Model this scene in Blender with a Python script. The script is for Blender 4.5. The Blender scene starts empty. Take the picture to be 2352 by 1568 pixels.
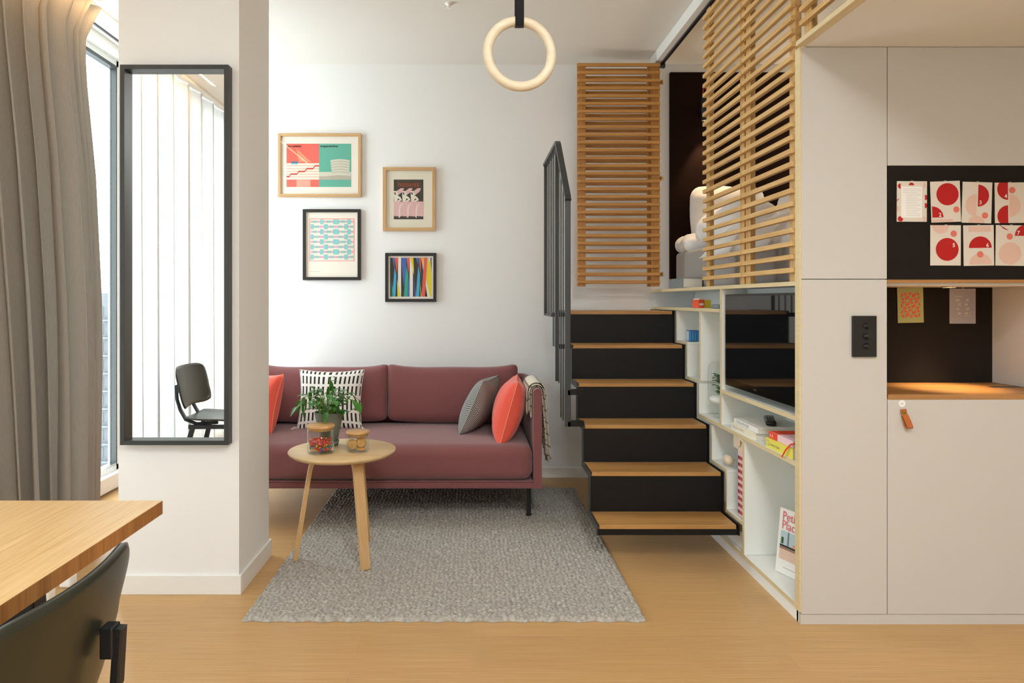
import bpy, bmesh, math, random
import numpy as np
from mathutils import Vector, Matrix
from math import sin, cos, pi, radians as R
random.seed(7)
C = bpy.context.scene.collection
F = 1568.0; HX = 1085.0; HY = 690.0; EYE = 1.29
def S(Y): return F/Y
def WX(px, Y): return (px-HX)/S(Y)
def WZ(py, Y): return EYE-(py-HY)/S(Y)

# ------------------------------------------------------------------ materials
def lin(h):
    if isinstance(h, str):
        h = h.lstrip('#'); c = [int(h[i:i+2], 16)/255 for i in (0, 2, 4)]
    else: c = list(h)
    return tuple((x/12.92 if x <= .04045 else ((x+.055)/1.055)**2.4) for x in c)+(1,)
MATS = {}
def newmat(name):
    m = bpy.data.materials.new(name); m.use_nodes = True
    nt = m.node_tree; b = nt.nodes.get('Principled BSDF')
    MATS[name] = m
    return m, nt, b
def N(nt, t, **k):
    n = nt.nodes.new(t)
    for a, v in k.items(): setattr(n, a, v)
    return n
def L(nt, a, b): nt.links.new(a, b)
def mat(name, col, rough=.6, metal=0, spec=.5, coat=0, noise=0, nscale=40, bump=0, bscale=200, sheen=0):
    if name in MATS: return name
    m, nt, b = newmat(name)
    b.inputs['Base Color'].default_value = lin(col)
    b.inputs['Roughness'].default_value = rough
    b.inputs['Metallic'].default_value = metal
    b.inputs['Specular IOR Level'].default_value = spec
    b.inputs['Coat Weight'].default_value = coat
    b.inputs['Sheen Weight'].default_value = sheen
    tc = N(nt, 'ShaderNodeTexCoord')
    if noise:
        n = N(nt, 'ShaderNodeTexNoise'); n.inputs['Scale'].default_value = nscale
        n.inputs['Detail'].default_value = 5
        L(nt, tc.outputs['Object'], n.inputs['Vector'])
        r = N(nt, 'ShaderNodeValToRGB'); c = lin(col)
        r.color_ramp.elements[0].color = tuple(x*(1-noise) for x in c[:3])+(1,)
        r.color_ramp.elements[1].color = tuple(min(1, x*(1+noise)) for x in c[:3])+(1,)
        r.color_ramp.elements[0].position = .3; r.color_ramp.elements[1].position = .7
        L(nt, n.outputs['Fac'], r.inputs['Fac']); L(nt, r.outputs['Color'], b.inputs['Base Color'])
    if bump:
        n = N(nt, 'ShaderNodeTexNoise'); n.inputs['Scale'].default_value = bscale
        L(nt, tc.outputs['Object'], n.inputs['Vector'])
        bp = N(nt, 'ShaderNodeBump'); bp.inputs['Strength'].default_value = bump
        bp.inputs['Distance'].default_value = .002
        L(nt, n.outputs['Fac'], bp.inputs['Height']); L(nt, bp.outputs['Normal'], b.inputs['Normal'])
    return name
def wood(name, c1, c2, axis=0, fine=60, rough=.45, seams=0, coat=0):
    m, nt, b = newmat(name)
    tc = N(nt, 'ShaderNodeTexCoord'); mp = N(nt, 'ShaderNodeMapping')
    sc = [fine]*3; sc[axis] = fine/28
    mp.inputs['Scale'].default_value = sc
    L(nt, tc.outputs['Object'], mp.inputs['Vector'])
    n = N(nt, 'ShaderNodeTexNoise'); n.inputs['Scale'].default_value = 1.6
    n.inputs['Detail'].default_value = 6; n.inputs['Roughness'].default_value = .65
    L(nt, mp.outputs['Vector'], n.inputs['Vector'])
    r = N(nt, 'ShaderNodeValToRGB')
    r.color_ramp.elements[0].position = .32; r.color_ramp.elements[1].position = .68
    r.color_ramp.elements[0].color = lin(c1); r.color_ramp.elements[1].color = lin(c2)
    L(nt, n.outputs['Fac'], r.inputs['Fac'])
    out = r.outputs['Color']
    if seams:
        # glued strips: low frequency variation across the grain
        mp2 = N(nt, 'ShaderNodeMapping'); s2 = [seams]*3; s2[axis] = .6
        mp2.inputs['Scale'].default_value = s2
        L(nt, tc.outputs['Object'], mp2.inputs['Vector'])
        n2 = N(nt, 'ShaderNodeTexNoise'); n2.inputs['Scale'].default_value = 1; n2.inputs['Detail'].default_value = 2
        L(nt, mp2.outputs['Vector'], n2.inputs['Vector'])
        mr = N(nt, 'ShaderNodeMapRange'); mr.inputs[1].default_value = .3; mr.inputs[2].default_value = .7
        mr.inputs[3].default_value = .84; mr.inputs[4].default_value = 1.1
        L(nt, n2.outputs['Fac'], mr.inputs[0])
        mx = N(nt, 'ShaderNodeVectorMath', operation='SCALE')
        L(nt, out, mx.inputs[0]); L(nt, mr.outputs[0], mx.inputs['Scale']); out = mx.outputs[0]
    L(nt, out, b.inputs['Base Color'])
    b.inputs['Roughness'].default_value = rough; b.inputs['Coat Weight'].default_value = coat
    bp = N(nt, 'ShaderNodeBump'); bp.inputs['Strength'].default_value = .12; bp.inputs['Distance'].default_value = .001
    L(nt, n.outputs['Fac'], bp.inputs['Height']); L(nt, bp.outputs['Normal'], b.inputs['Normal'])
    return name
def glassmat(name, tint='#ffffff', refl=1.0):
    m, nt, b = newmat(name)
    out = nt.nodes.get('Material Output'); nt.nodes.remove(b)
    t = N(nt, 'ShaderNodeBsdfTransparent'); t.inputs[0].default_value = lin(tint)
    g = N(nt, 'ShaderNodeBsdfGlossy'); g.inputs['Roughness'].default_value = .02
    fr = N(nt, 'ShaderNodeLayerWeight'); fr.inputs['Blend'].default_value = .5
    pw = N(nt, 'ShaderNodeMath', operation='POWER'); pw.inputs[1].default_value = 4.5; L(nt, fr.outputs['Facing'], pw.inputs[0])
    mu = N(nt, 'ShaderNodeMath', operation='MULTIPLY_ADD'); mu.inputs[1].default_value = refl*.7; mu.inputs[2].default_value = refl*.04
    L(nt, pw.outputs[0], mu.inputs[0])
    mx = N(nt, 'ShaderNodeMixShader'); L(nt, mu.outputs[0], mx.inputs[0])
    L(nt, t.outputs[0], mx.inputs[1]); L(nt, g.outputs[0], mx.inputs[2]); L(nt, mx.outputs[0], out.inputs[0])
    return name
def emit(name, col, st):
    m, nt, b = newmat(name)
    b.inputs['Emission Color'].default_value = lin(col); b.inputs['Emission Strength'].default_value = st
    b.inputs['Base Color'].default_value = lin(col)
    return name
def fabric(name, col, scale=900, rough=.9, sheen=.3, var=.16, bump=.25):
    m, nt, b = newmat(name)
    tc = N(nt, 'ShaderNodeTexCoord')
    ch = N(nt, 'ShaderNodeTexNoise'); ch.inputs['Scale'].default_value = scale; ch.inputs['Detail'].default_value = 2
    L(nt, tc.outputs['Object'], ch.inputs['Vector'])
    c = lin(col); r = N(nt, 'ShaderNodeValToRGB')
    r.color_ramp.elements[0].position = .35; r.color_ramp.elements[1].position = .65
    r.color_ramp.elements[0].color = tuple(x*(1-var) for x in c[:3])+(1,)
    r.color_ramp.elements[1].color = tuple(min(1, x*(1+var)) for x in c[:3])+(1,)
    L(nt, ch.outputs['Fac'], r.inputs['Fac']); L(nt, r.outputs['Color'], b.inputs['Base Color'])
    bp = N(nt, 'ShaderNodeBump'); bp.inputs['Strength'].default_value = bump; bp.inputs['Distance'].default_value = .001
    L(nt, ch.outputs['Fac'], bp.inputs['Height']); L(nt, bp.outputs['Normal'], b.inputs['Normal'])
    b.inputs['Roughness'].default_value = rough; b.inputs['Sheen Weight'].default_value = sheen
    b.inputs['Specular IOR Level'].default_value = .2
    return name

mat('wall_white', '#ededeb', .9, bump=.03, bscale=90)
mat('ceiling_white', '#e6e2da', .95)
mat('cabinet_white', '#cbc8c2', .5, spec=.35)
mat('laminate_white', '#f0f2ec', .5)
mat('trim_white', '#ecebe6', .5)
mat('plain_white', '#f2f1ec', .5)
mat('black_metal', '#17181a', .42)
mat('stair_black', '#0d0d0e', .5, spec=.3)
mat('rail_black', '#34383a', .4)
mat('frame_black', '#171310', .5)
mat('mirror_frame', '#2e302e', .4)
mat('board_black', '#1d1814', .8, spec=.2)
mat('headboard_brown', '#1d0d07', .85, spec=.1, noise=.15, nscale=200)
mat('chair_dark', '#27291f', .32, spec=.5)
mat('socket_black', '#141212', .15)
mat('tv_black', '#060606', .2)
mat('brass', '#b08a4a', .3, metal=1)
mat('steel', '#c8c8c8', .25, metal=1)
mat('grey_plate', '#33343a', .5)
wood('slat_wood', '#c4985a', '#dfb87c', 1, 50, .5)
wood('slat_wood_x', '#b47c3c', '#cf9a54', 0, 50, .5)
wood('stile_wood', '#bd9052', '#d6ad70', 2, 50, .5)
wood('stile_wood_warm', '#ac7438', '#c48e4c', 2, 50, .5)
wood('ply_edge', '#d6c194', '#dfcca2', 1, 60, .6)
wood('tread_wood', '#a97840', '#c4965a', 0, 40, .4, seams=14)
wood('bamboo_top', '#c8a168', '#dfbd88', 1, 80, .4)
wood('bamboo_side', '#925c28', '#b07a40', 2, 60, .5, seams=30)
wood('birch', '#cfae7c', '#e0c496', 0, 30, .45)
wood('birch_leg', '#c79d66', '#d9b482', 2, 30, .45)
wood('bamboo_lid', '#c4935a', '#d9ae78', 0, 40, .5)
wood('oak_frame_x', '#b98f5f', '#cfa979', 0, 50, .5)
wood('oak_frame_z', '#b98f5f', '#cfa979', 2, 50, .5)
wood('worktop_wood', '#9c6c3c', '#b88650', 0, 30, .4, seams=16)
wood('ring_wood', '#cfbfa2', '#dfd1b6', 0, 20, .5)
fabric('sofa_fabric', '#845252')
fabric('coral_fabric', '#ea5f4d', 700, var=.08)
fabric('linen_white', '#e9e6e2', 500, var=.04, bump=.1)
fabric('sheet_grey', '#9a948e', 500, var=.06)
fabric('cream_knit', '#d8cbb0', 300, var=.12, bump=.6)
fabric('strap_black', '#17171a', 800, var=.2)
mat('leather', '#b4622b', .45, noise=.1, nscale=80)
mat('pot_green', '#6c7365', .75)
mat('soil', '#2c2018', .95, noise=.4, nscale=150, bump=.8)
mat('leaf', '#3f7a2a', .4, noise=.35, nscale=25)
mat('leaf_dark', '#2b5a2c', .45, noise=.3, nscale=25)
mat('stem', '#6f9a3c', .5)
mat('cookie', '#d9a55c', .8, noise=.2, nscale=60, bump=.4, bscale=120)
mat('pages', '#e6e0d2', .85)
emit('fill_globe_glow', '#fff1da', 12)
emit('bulb_warm', '#ffdca0', 30)
glassmat('glass_clear', '#fbfdfc', .6)
glassmat('glass_picture', '#ffffff', .45)
glassmat('glass_window', '#f2f7f8', .6)
for nm, c in dict(coral='#e5675a', orangepeach='#eb9274', salmonlight='#f0a08c', teal='#5fae97', tealdark='#4e9c88', paper='#ebe4d6',
    cream='#e6dfcc', redline='#c64a3c', skyblue='#7fb8d0', bluegrey='#46708c', stone='#cfccb8', stoneD='#b3ab9a', charcoal='#3d362e',
    pink='#e0b4b2', pinkD='#d79fa6', paperwarm='#f2e9da', aqua='#86c8c4', rose='#e0a8c0', mint='#8fc4b4', rosered='#ec9c94',
    ink='#24211e', redtext='#a04a30', cblack='#29241f', cblue='#3f62b0', ccyan='#3ea8d2', cteal='#22a184', cred='#df5a48', cyellow='#e0cf28',
    corange='#f0b040', cardpaper='#ded5c8', cardred='#b8201f', cardpink='#dfbcab', cardsalmon='#e07868', cardgreen='#a9ab74',
    cardgrey='#a8a3a6', cardtext='#dcd6cf', greyline='#b9b2ae', spineyellow='#eadf62', spinepink='#f3cfd6', spinered='#ea4f34',
    spineblue='#4a70b4', spinegrey='#7f8684', boxorange='#f0613c', boxyellow='#ecd23a', checkred='#c8495a', checkdark='#8e3a4c',
    checkpink='#ecc6c8', facebeige='#e6d2b8', magpink='#e0707a', magblue='#b8cdd6', magwood='#9c7f6c', magpeach='#e2c4b0', black='#141312',
    ribbonred='#dc3c20', spinewhite='#f0eee8', spinecream='#ece4cc').items():
    mat(nm, c, .75, spec=.3)

# special materials --------------------------------------------------------
def floor_material():
    m, nt, b = newmat('bamboo_floor')
    tc = N(nt, 'ShaderNodeTexCoord')
    bk = N(nt, 'ShaderNodeTexBrick'); bk.offset = .37; bk.offset_frequency = 2
    bk.inputs['Scale'].default_value = 1; bk.inputs['Mortar Size'].default_value = .0007
    bk.inputs['Brick Width'].default_value = 1.15; bk.inputs['Row Height'].default_value = .125
    bk.inputs['Color1'].default_value = (.495, .495, .495, 1); bk.inputs['Color2'].default_value = (.53, .53, .53, 1)
    bk.inputs['Mortar'].default_value = (.45, .45, .45, 1)
    L(nt, tc.outputs['Object'], bk.inputs['Vector'])
    mp = N(nt, 'ShaderNodeMapping'); mp.inputs['Scale'].default_value = (1.3, 150, 20)
    L(nt, tc.outputs['Object'], mp.inputs['Vector'])
    n = N(nt, 'ShaderNodeTexNoise'); n.inputs['Scale'].default_value = 2; n.inputs['Detail'].default_value = 6
    n.inputs['Roughness'].default_value = .7
    L(nt, mp.outputs['Vector'], n.inputs['Vector'])
    r = N(nt, 'ShaderNodeValToRGB'); r.color_ramp.elements[0].position = .3; r.color_ramp.elements[1].position = .7
    r.color_ramp.elements[0].color = lin('#b28853'); r.color_ramp.elements[1].color = lin('#d1aa75')
    L(nt, n.outputs['Fac'], r.inputs['Fac'])
    sc = N(nt, 'ShaderNodeVectorMath', operation='SCALE')
    mu = N(nt, 'ShaderNodeMath', operation='MULTIPLY'); mu.inputs[1].default_value = 1.95
    L(nt, bk.outputs['Color'], mu.inputs[0])
    L(nt, r.outputs['Color'], sc.inputs[0]); L(nt, mu.outputs[0], sc.inputs['Scale'])
    L(nt, sc.outputs[0], b.inputs['Base Color'])
    b.inputs['Roughness'].default_value = .38; b.inputs['Specular IOR Level'].default_value = .45
    bp = N(nt, 'ShaderNodeBump'); bp.inputs['Strength'].default_value = .15; bp.inputs['Distance'].default_value = .001
    L(nt, n.outputs['Fac'], bp.inputs['Height']); L(nt, bp.outputs['Normal'], b.inputs['Normal'])
floor_material()
def curtain_material(name, col, trans, transp=0):
    m, nt, b = newmat(name); out = nt.nodes.get('Material Output')
    tc = N(nt, 'ShaderNodeTexCoord'); mp = N(nt, 'ShaderNodeMapping'); mp.inputs['Scale'].default_value = (1, 1, .05)
    L(nt, tc.outputs['Object'], mp.inputs['Vector'])
    n = N(nt, 'ShaderNodeTexNoise'); n.inputs['Scale'].default_value = 350; n.inputs['Detail'].default_value = 3
    L(nt, mp.outputs['Vector'], n.inputs['Vector'])
    c = lin(col); r = N(nt, 'ShaderNodeValToRGB')
    r.color_ramp.elements[0].color = tuple(x*.82 for x in c[:3])+(1,); r.color_ramp.elements[1].color = tuple(min(1, x*1.12) for x in c[:3])+(1,)
    L(nt, n.outputs['Fac'], r.inputs['Fac'])
    b.inputs['Roughness'].default_value = .95; b.inputs['Specular IOR Level'].default_value = .1
    L(nt, r.outputs['Color'], b.inputs['Base Color'])
    t = N(nt, 'ShaderNodeBsdfTranslucent'); L(nt, r.outputs['Color'], t.inputs[0])
    mx = N(nt, 'ShaderNodeMixShader'); mx.inputs[0].default_value = trans
    L(nt, b.outputs[0], mx.inputs[1]); L(nt, t.outputs[0], mx.inputs[2]); o = mx.outputs[0]
    if transp:
        tr = N(nt, 'ShaderNodeBsdfTransparent'); m2 = N(nt, 'ShaderNodeMixShader'); m2.inputs[0].default_value = transp
        L(nt, o, m2.inputs[1]); L(nt, tr.outputs[0], m2.inputs[2]); o = m2.outputs[0]
    L(nt, o, out.inputs[0])
curtain_material('curtain_grey', '#b7b0a5', .2)
curtain_material('sheer_white', '#f6f6f4', .42, .012)
def rug_material():
    m, nt, b = newmat('rug_felt')
    tc = N(nt, 'ShaderNodeTexCoord'); n = N(nt, 'ShaderNodeTexNoise'); n.inputs['Scale'].default_value = 60; n.inputs['Detail'].default_value = 6
    L(nt, tc.outputs['Object'], n.inputs['Vector'])
    r = N(nt, 'ShaderNodeValToRGB'); r.color_ramp.elements[0].position = .3; r.color_ramp.elements[1].position = .7
    r.color_ramp.elements[0].color = lin('#918d86'); r.color_ramp.elements[1].color = lin('#c1bdb4')
    L(nt, n.outputs['Fac'], r.inputs['Fac']); L(nt, r.outputs['Color'], b.inputs['Base Color'])
    b.inputs['Roughness'].default_value = 1; b.inputs['Specular IOR Level'].default_value = .1
    n2 = N(nt, 'ShaderNodeTexNoise'); n2.inputs['Scale'].default_value = 500
    L(nt, tc.outputs['Object'], n2.inputs['Vector'])
    bp = N(nt, 'ShaderNodeBump'); bp.inputs['Strength'].default_value = .4; bp.inputs['Distance'].default_value = .002
    L(nt, n2.outputs['Fac'], bp.inputs['Height']); L(nt, bp.outputs['Normal'], b.inputs['Normal'])
rug_material()
def uvfract(nt, uvout, idx, mul, add=0):
    sp = N(nt, 'ShaderNodeSeparateXYZ'); L(nt, uvout, sp.inputs[0])
    m = N(nt, 'ShaderNodeMath', operation='MULTIPLY_ADD'); m.inputs[1].default_value = mul; m.inputs[2].default_value = add
    L(nt, sp.outputs[idx], m.inputs[0])
    f = N(nt, 'ShaderNodeMath', operation='FRACT'); L(nt, m.outputs[0], f.inputs[0])
    return f.outputs[0]
def less(nt, a, v):
    m = N(nt, 'ShaderNodeMath', operation='LESS_THAN'); L(nt, a, m.inputs[0]); m.inputs[1].default_value = v; return m.outputs[0]
def mul(nt, a, b):
    m = N(nt, 'ShaderNodeMath', operation='MULTIPLY'); L(nt, a, m.inputs[0]); L(nt, b, m.inputs[1]); return m.outputs[0]
def dash_material():
    m, nt, b = newmat('dash_fabric'); tc = N(nt, 'ShaderNodeTexCoord')
    f = mul(nt, less(nt, uvfract(nt, tc.outputs['UV'], 0, 14, .25), .42), less(nt, uvfract(nt, tc.outputs['UV'], 1, 5.2, .15), .76))
    mx = N(nt, 'ShaderNodeMix', data_type='RGBA'); L(nt, f, mx.inputs[0])
    mx.inputs[6].default_value = lin('#eeebe4'); mx.inputs[7].default_value = lin('#221f1e')
    L(nt, mx.outputs[2], b.inputs['Base Color']); b.inputs['Roughness'].default_value = .9
dash_material()
def knit_material():
    m, nt, b = newmat('herringbone_knit'); tc = N(nt, 'ShaderNodeTexCoord')
    sp = N(nt, 'ShaderNodeSeparateXYZ'); L(nt, tc.outputs['UV'], sp.inputs[0])
    # zig-zag: v*scale + triangle(u)
    u = N(nt, 'ShaderNodeMath', operation='PINGPONG'); u.inputs[1].default_value = .03; L(nt, sp.outputs[0], u.inputs[0])
    a = N(nt, 'ShaderNodeMath', operation='ADD'); L(nt, u.outputs[0], a.inputs[0]); L(nt, sp.outputs[1], a.inputs[1])
    mm = N(nt, 'ShaderNodeMath', operation='MULTIPLY'); mm.inputs[1].default_value = 38; L(nt, a.outputs[0], mm.inputs[0])
    f = N(nt, 'ShaderNodeMath', operation='FRACT'); L(nt, mm.outputs[0], f.inputs[0])
    l = less(nt, f.outputs[0], .45)
    mx = N(nt, 'ShaderNodeMix', data_type='RGBA'); L(nt, l, mx.inputs[0])
    mx.inputs[6].default_value = lin('#5c5f5f'); mx.inputs[7].default_value = lin('#b2b2ac')
    L(nt, mx.outputs[2], b.inputs['Base Color']); b.inputs['Roughness'].default_value = .95
    bp = N(nt, 'ShaderNodeBump'); bp.inputs['Strength'].default_value = .5; bp.inputs['Distance'].default_value = .002
    L(nt, f.outputs[0], bp.inputs['Height']); L(nt, bp.outputs['Normal'], b.inputs['Normal'])
knit_material()
def throw_material():
    m, nt, b = newmat('throw_fabric'); tc = N(nt, 'ShaderNodeTexCoord')
    l = less(nt, uvfract(nt, tc.outputs['UV'], 1, 9), .13)
    mx = N(nt, 'ShaderNodeMix', data_type='RGBA'); L(nt, l, mx.inputs[0])
    mx.inputs[6].default_value = lin('#ddd3bc'); mx.inputs[7].default_value = lin('#6b5f4a')
    L(nt, mx.outputs[2], b.inputs['Base Color']); b.inputs['Roughness'].default_value = .95; b.inputs['Sheen Weight'].default_value = .3
throw_material()
def mirror_mat():
    m, nt, b = newmat('mirror_glass'); b.inputs['Base Color'].default_value = (.93, .94, .93, 1)
    b.inputs['Metallic'].default_value = 1; b.inputs['Roughness'].default_value = 0.0
mirror_mat()
m_, nt_, b_ = newmat('tv_screen'); b_.inputs['Base Color'].default_value = (.004, .004, .005, 1); b_.inputs['Roughness'].default_value = .03
b_.inputs['Specular IOR Level'].default_value = .9

# ------------------------------------------------------------------ mesh builder
class MB:
    def __init__(s): s.v = []; s.f = []; s.m = []; s.sm = []; s.uv = []
    def add(s, vs, fs, mt, smooth=False, uvs=None):
        o = len(s.v); s.v += [tuple(p) for p in vs]
        s.uv += (uvs if uvs else [(p[0], p[1]) for p in vs])
        for f in fs: s.f.append([o+i for i in f]); s.m.append(mt); s.sm.append(smooth)
        return s
    def box(s, x0, x1, y0, y1, z0, z1, mt, M=None):
        if x0 > x1: x0, x1 = x1, x0
        if y0 > y1: y0, y1 = y1, y0
        if z0 > z1: z0, z1 = z1, z0
        vs = [Vector(p) for p in ((x0,y0,z0),(x1,y0,z0),(x1,y1,z0),(x0,y1,z0),(x0,y0,z1),(x1,y0,z1),(x1,y1,z1),(x0,y1,z1))]
        if M: vs = [M @ p for p in vs]
        return s.add(vs, [(3,2,1,0),(4,5,6,7),(0,1,5,4),(1,2,6,5),(2,3,7,6),(3,0,4,7)], mt)
    def loft(s, rings, mt, closed=True, cap=True, smooth=True):
        n = len(rings[0]); vs = [p for r in rings for p in r]; fs = []
        for i in range(len(rings)-1):
            for j in range(n if closed else n-1):
                k = (j+1) % n
                fs.append((i*n+j, i*n+k, (i+1)*n+k, (i+1)*n+j))
        s.add(vs, fs, mt, smooth)
        if cap and closed:
            s.add(rings[0], [tuple(range(n))[::-1]], mt); s.add(rings[-1], [tuple(range(n))], mt)
        return s
    def tube(s, pts, r, mt, seg=10, cap=True):
        pts = [Vector(p) for p in pts]; rs = r if isinstance(r, (list, tuple)) else [r]*len(pts)
        rings = []; ref = None
        for i, p in enumerate(pts):
            t = (pts[min(i+1, len(pts)-1)]-pts[max(i-1, 0)]).normalized()
            if ref is None:
                ref = Vector((0,0,1)) if abs(t.z) < .9 else Vector((1,0,0))
            a = (ref-t*ref.dot(t)).normalized(); b = t.cross(a); ref = a
            rings.append([p+(a*cos(2*pi*k/seg)+b*sin(2*pi*k/seg))*rs[i] for k in range(seg)])
        return s.loft(rings, mt, cap=cap)
    def strip(s, pts, side, w, t, mt, smooth=True):
        pts = [Vector(p) for p in pts]; side = Vector(side).normalized(); rings = []
        ws = w if isinstance(w, (list, tuple)) else [w]*len(pts)
        for i, p in enumerate(pts):
            tg = (pts[min(i+1, len(pts)-1)]-pts[max(i-1, 0)]).normalized()
            n = tg.cross(side).normalized(); h = ws[i]/2
            rings.append([p+side*h+n*t/2, p-side*h+n*t/2, p-side*h-n*t/2, p+side*h-n*t/2])
        return s.loft(rings, mt, smooth=False)
    def lathe(s, prof, c, mt, seg=40, smooth=True, cap=True):
        rings = [[(c[0]+r*cos(2*pi*k/seg), c[1]+r*sin(2*pi*k/seg), c[2]+z) for k in range(seg)] for r, z in prof]
        return s.loft(rings, mt, cap=cap, smooth=smooth)
    def disc(s, c, r, mt, u=(1,0,0), v=(0,0,1), a0=0, a1=2*pi, seg=32, ry=None):
        c = Vector(c); u = Vector(u); v = Vector(v); ry = ry or r
        full = abs(a1-a0-2*pi) < 1e-6
        n = seg if full else seg+1
        vs = [c+u*r*cos(a0+(a1-a0)*k/seg)+v*ry*sin(a0+(a1-a0)*k/seg) for k in range(n)]
        return s.add(vs, [tuple(range(n))], mt)
    def poly(s, pts, mt): return s.add(pts, [tuple(range(len(pts)))], mt)
    def surf(s, fn, nu, nv, mt, smooth=True, uvs=(1, 1)):
        vs = []; uv = []
        for j in range(nv+1):
            for i in range(nu+1):
                vs.append(fn(i/nu, j/nv)); uv.append((i/nu*uvs[0], j/nv*uvs[1]))
        fs = [(j*(nu+1)+i, j*(nu+1)+i+1, (j+1)*(nu+1)+i+1, (j+1)*(nu+1)+i) for j in range(nv) for i in range(nu)]
        return s.add(vs, fs, mt, smooth, uv)
    def prism(s, poly, axis, a, b, mt):
        def P(q, w):
            return {0: (w, q[0], q[1]), 1: (q[0], w, q[1]), 2: (q[0], q[1], w)}[axis]
        n = len(poly); vs = [P(q, a) for q in poly]+[P(q, b) for q in poly]
        fs = [tuple(range(n)), tuple(range(n, 2*n))[::-1]]+[(i, (i+1) % n, n+(i+1) % n, n+i) for i in range(n)]
        return s.add(vs, fs, mt)
    def text(s, txt, size, o, u, v, mt, align='LEFT', sx=1, bold=0):
        cu = bpy.data.curves.new('t', 'FONT'); cu.body = txt; cu.size = size; cu.align_x = align; cu.resolution_u = 3
        cu.offset = bold
        ob = bpy.data.objects.new('t', cu); C.objects.link(ob)
        dg = bpy.context.evaluated_depsgraph_get(); me = bpy.data.meshes.new_from_object(ob.evaluated_get(dg))
        o = Vector(o); u = Vector(u); v = Vector(v)
        s.add([o+u*p.co.x*sx+v*p.co.y for p in me.vertices], [tuple(f.vertices) for f in me.polygons], mt)
        bpy.data.objects.remove(ob); bpy.data.curves.remove(cu); bpy.data.meshes.remove(me)
        return s
    def softbox(s, c, h, r, mt, n=14, crown=0, M=None, warp=None):
        # rounded box surface from a cube grid
        h = Vector(h); c = Vector(c); idx = {}; vs = []; fs = []; uv = []
        def key(i, j, k):
            q = (i, j, k)
            if q not in idx:
                def m(t, hh):
                    x = (t/n)*2-1; x = math.copysign(1-(1-abs(x))**1.35, x)
                    return x*hh
                P = Vector((m(i, h.x), m(j, h.y), m(k, h.z)))
                I = Vector([max(-(h[a]-r), min(h[a]-r, P[a])) for a in range(3)])
                d = P-I; Q = I+d.normalized()*r if d.length > 1e-9 else P
                fx, fy, fz = Q.x/h.x, Q.y/h.y, Q.z/h.z
                if crown:
                    Q = Q+Vector((0, crown*fy*(1-fx*fx)*(1-fz*fz), crown*fz*(1-fx*fx)*(1-fy*fy)))
                if warp: Q = warp(Q, fx, fy, fz)
                Q = (M @ Q if M else Q)+c
                idx[q] = len(vs); vs.append(Q); uv.append((i/n, k/n))
            return idx[q]
        for a in range(n):
            for b in range(n):
                for w, fl in ((0, 0), (n, 1)):
                    for ax in range(3):
                        def kk(p, q):
                            t = [0, 0, 0]; t[ax] = w; t[(ax+1) % 3] = p; t[(ax+2) % 3] = q; return key(*t)
                        f = [kk(a, b), kk(a+1, b), kk(a+1, b+1), kk(a, b+1)]
                        fs.append(f if fl else f[::-1])
        return s.add(vs, fs, mt, True, uv)
    def pillow(s, c, wdir, updir, w, h, t, mt, n=26, pinch=.1, sag=0):
        c = Vector(c); wd = Vector(wdir).normalized(); ud = Vector(updir); ud = (ud-wd*ud.dot(wd)).normalized(); nd = wd.cross(ud)
        for sg in (1, -1):
            def fn(a, b):
                u = 2*a-1; v = 2*b-1
                u = math.copysign(abs(u)**.85, u); v = math.copysign(abs(v)**.85, v)
                x = w/2*u*(1-pinch*(1-v*v)); y = h/2*v*(1-pinch*(1-u*u))
                th = t/2*(max(0, (1-u*u)*(1-v*v)))**.42
                th *= 1+.05*sin(5*u+2*v)
                return c+wd*x+ud*y+nd*sg*th
            s.surf(fn, n, n, mt)
        return s
ORI = {}
def build(mb, name, parent=None, label=None, bevel=0, bseg=2, solid=0, subsurf=0, origin=None, kind=None, local=False):
    me = bpy.data.meshes.new(name)
    if parent is not None: o = ORI[parent.name]
    elif local: o = Vector((0, 0, 0))
    elif origin: o = Vector(origin)
    else:
        a = np.array([tuple(p) for p in mb.v]); o = Vector(((a[:,0].min()+a[:,0].max())/2, (a[:,1].min()+a[:,1].max())/2, a[:,2].min()))
    me.from_pydata([(p[0]-o.x, p[1]-o.y, p[2]-o.z) for p in mb.v], [], mb.f)
    keys = list(dict.fromkeys(mb.m))
    for k in keys: me.materials.append(MATS[k])
    me.polygons.foreach_set('material_index', [keys.index(k) for k in mb.m])
    me.polygons.foreach_set('use_smooth', mb.sm)
    uvl = me.uv_layers.new(name='UVMap'); li = np.zeros(len(me.loops), dtype=np.int32); me.loops.foreach_get('vertex_index', li)
    uvl.data.foreach_set('uv', np.array(mb.uv, dtype=np.float32)[li].ravel())
    me.validate(); me.update()
    ob = bpy.data.objects.new(name, me); C.objects.link(ob)
    if parent is not None: ob.parent = parent
    else: ob.location = o
    ORI[ob.name] = o
    if solid:
        md = ob.modifiers.new('solid', 'SOLIDIFY'); md.thickness = solid; md.offset = 0
    if bevel:
        md = ob.modifiers.new('bevel', 'BEVEL'); md.width = bevel; md.segments = bseg; md.limit_method = 'ANGLE'; md.angle_limit = R(40)
        md.harden_normals = False
    if subsurf:
        md = ob.modifiers.new('sub', 'SUBSURF'); md.levels = subsurf; md.render_levels = subsurf
    if label: ob['label'] = label
    if kind: ob['kind'] = kind
    return ob
def tag(ob, label, cat, group=None):
    ob['label'] = label; ob['category'] = cat
    if group: ob['group'] = group
    return ob
def thing(name, label, cat, loc=(0, 0, 0), group=None, rz=0):
    o = bpy.data.objects.new(name, None); C.objects.link(o); o.empty_display_size = .05
    o.location = loc; o.rotation_euler = (0, 0, rz); ORI[o.name] = Vector(loc)
    return tag(o, label, cat, group)
def B(x0, x1, y0, y1, z0, z1, m): return MB().box(x0, x1, y0, y1, z0, z1, m)
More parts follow.
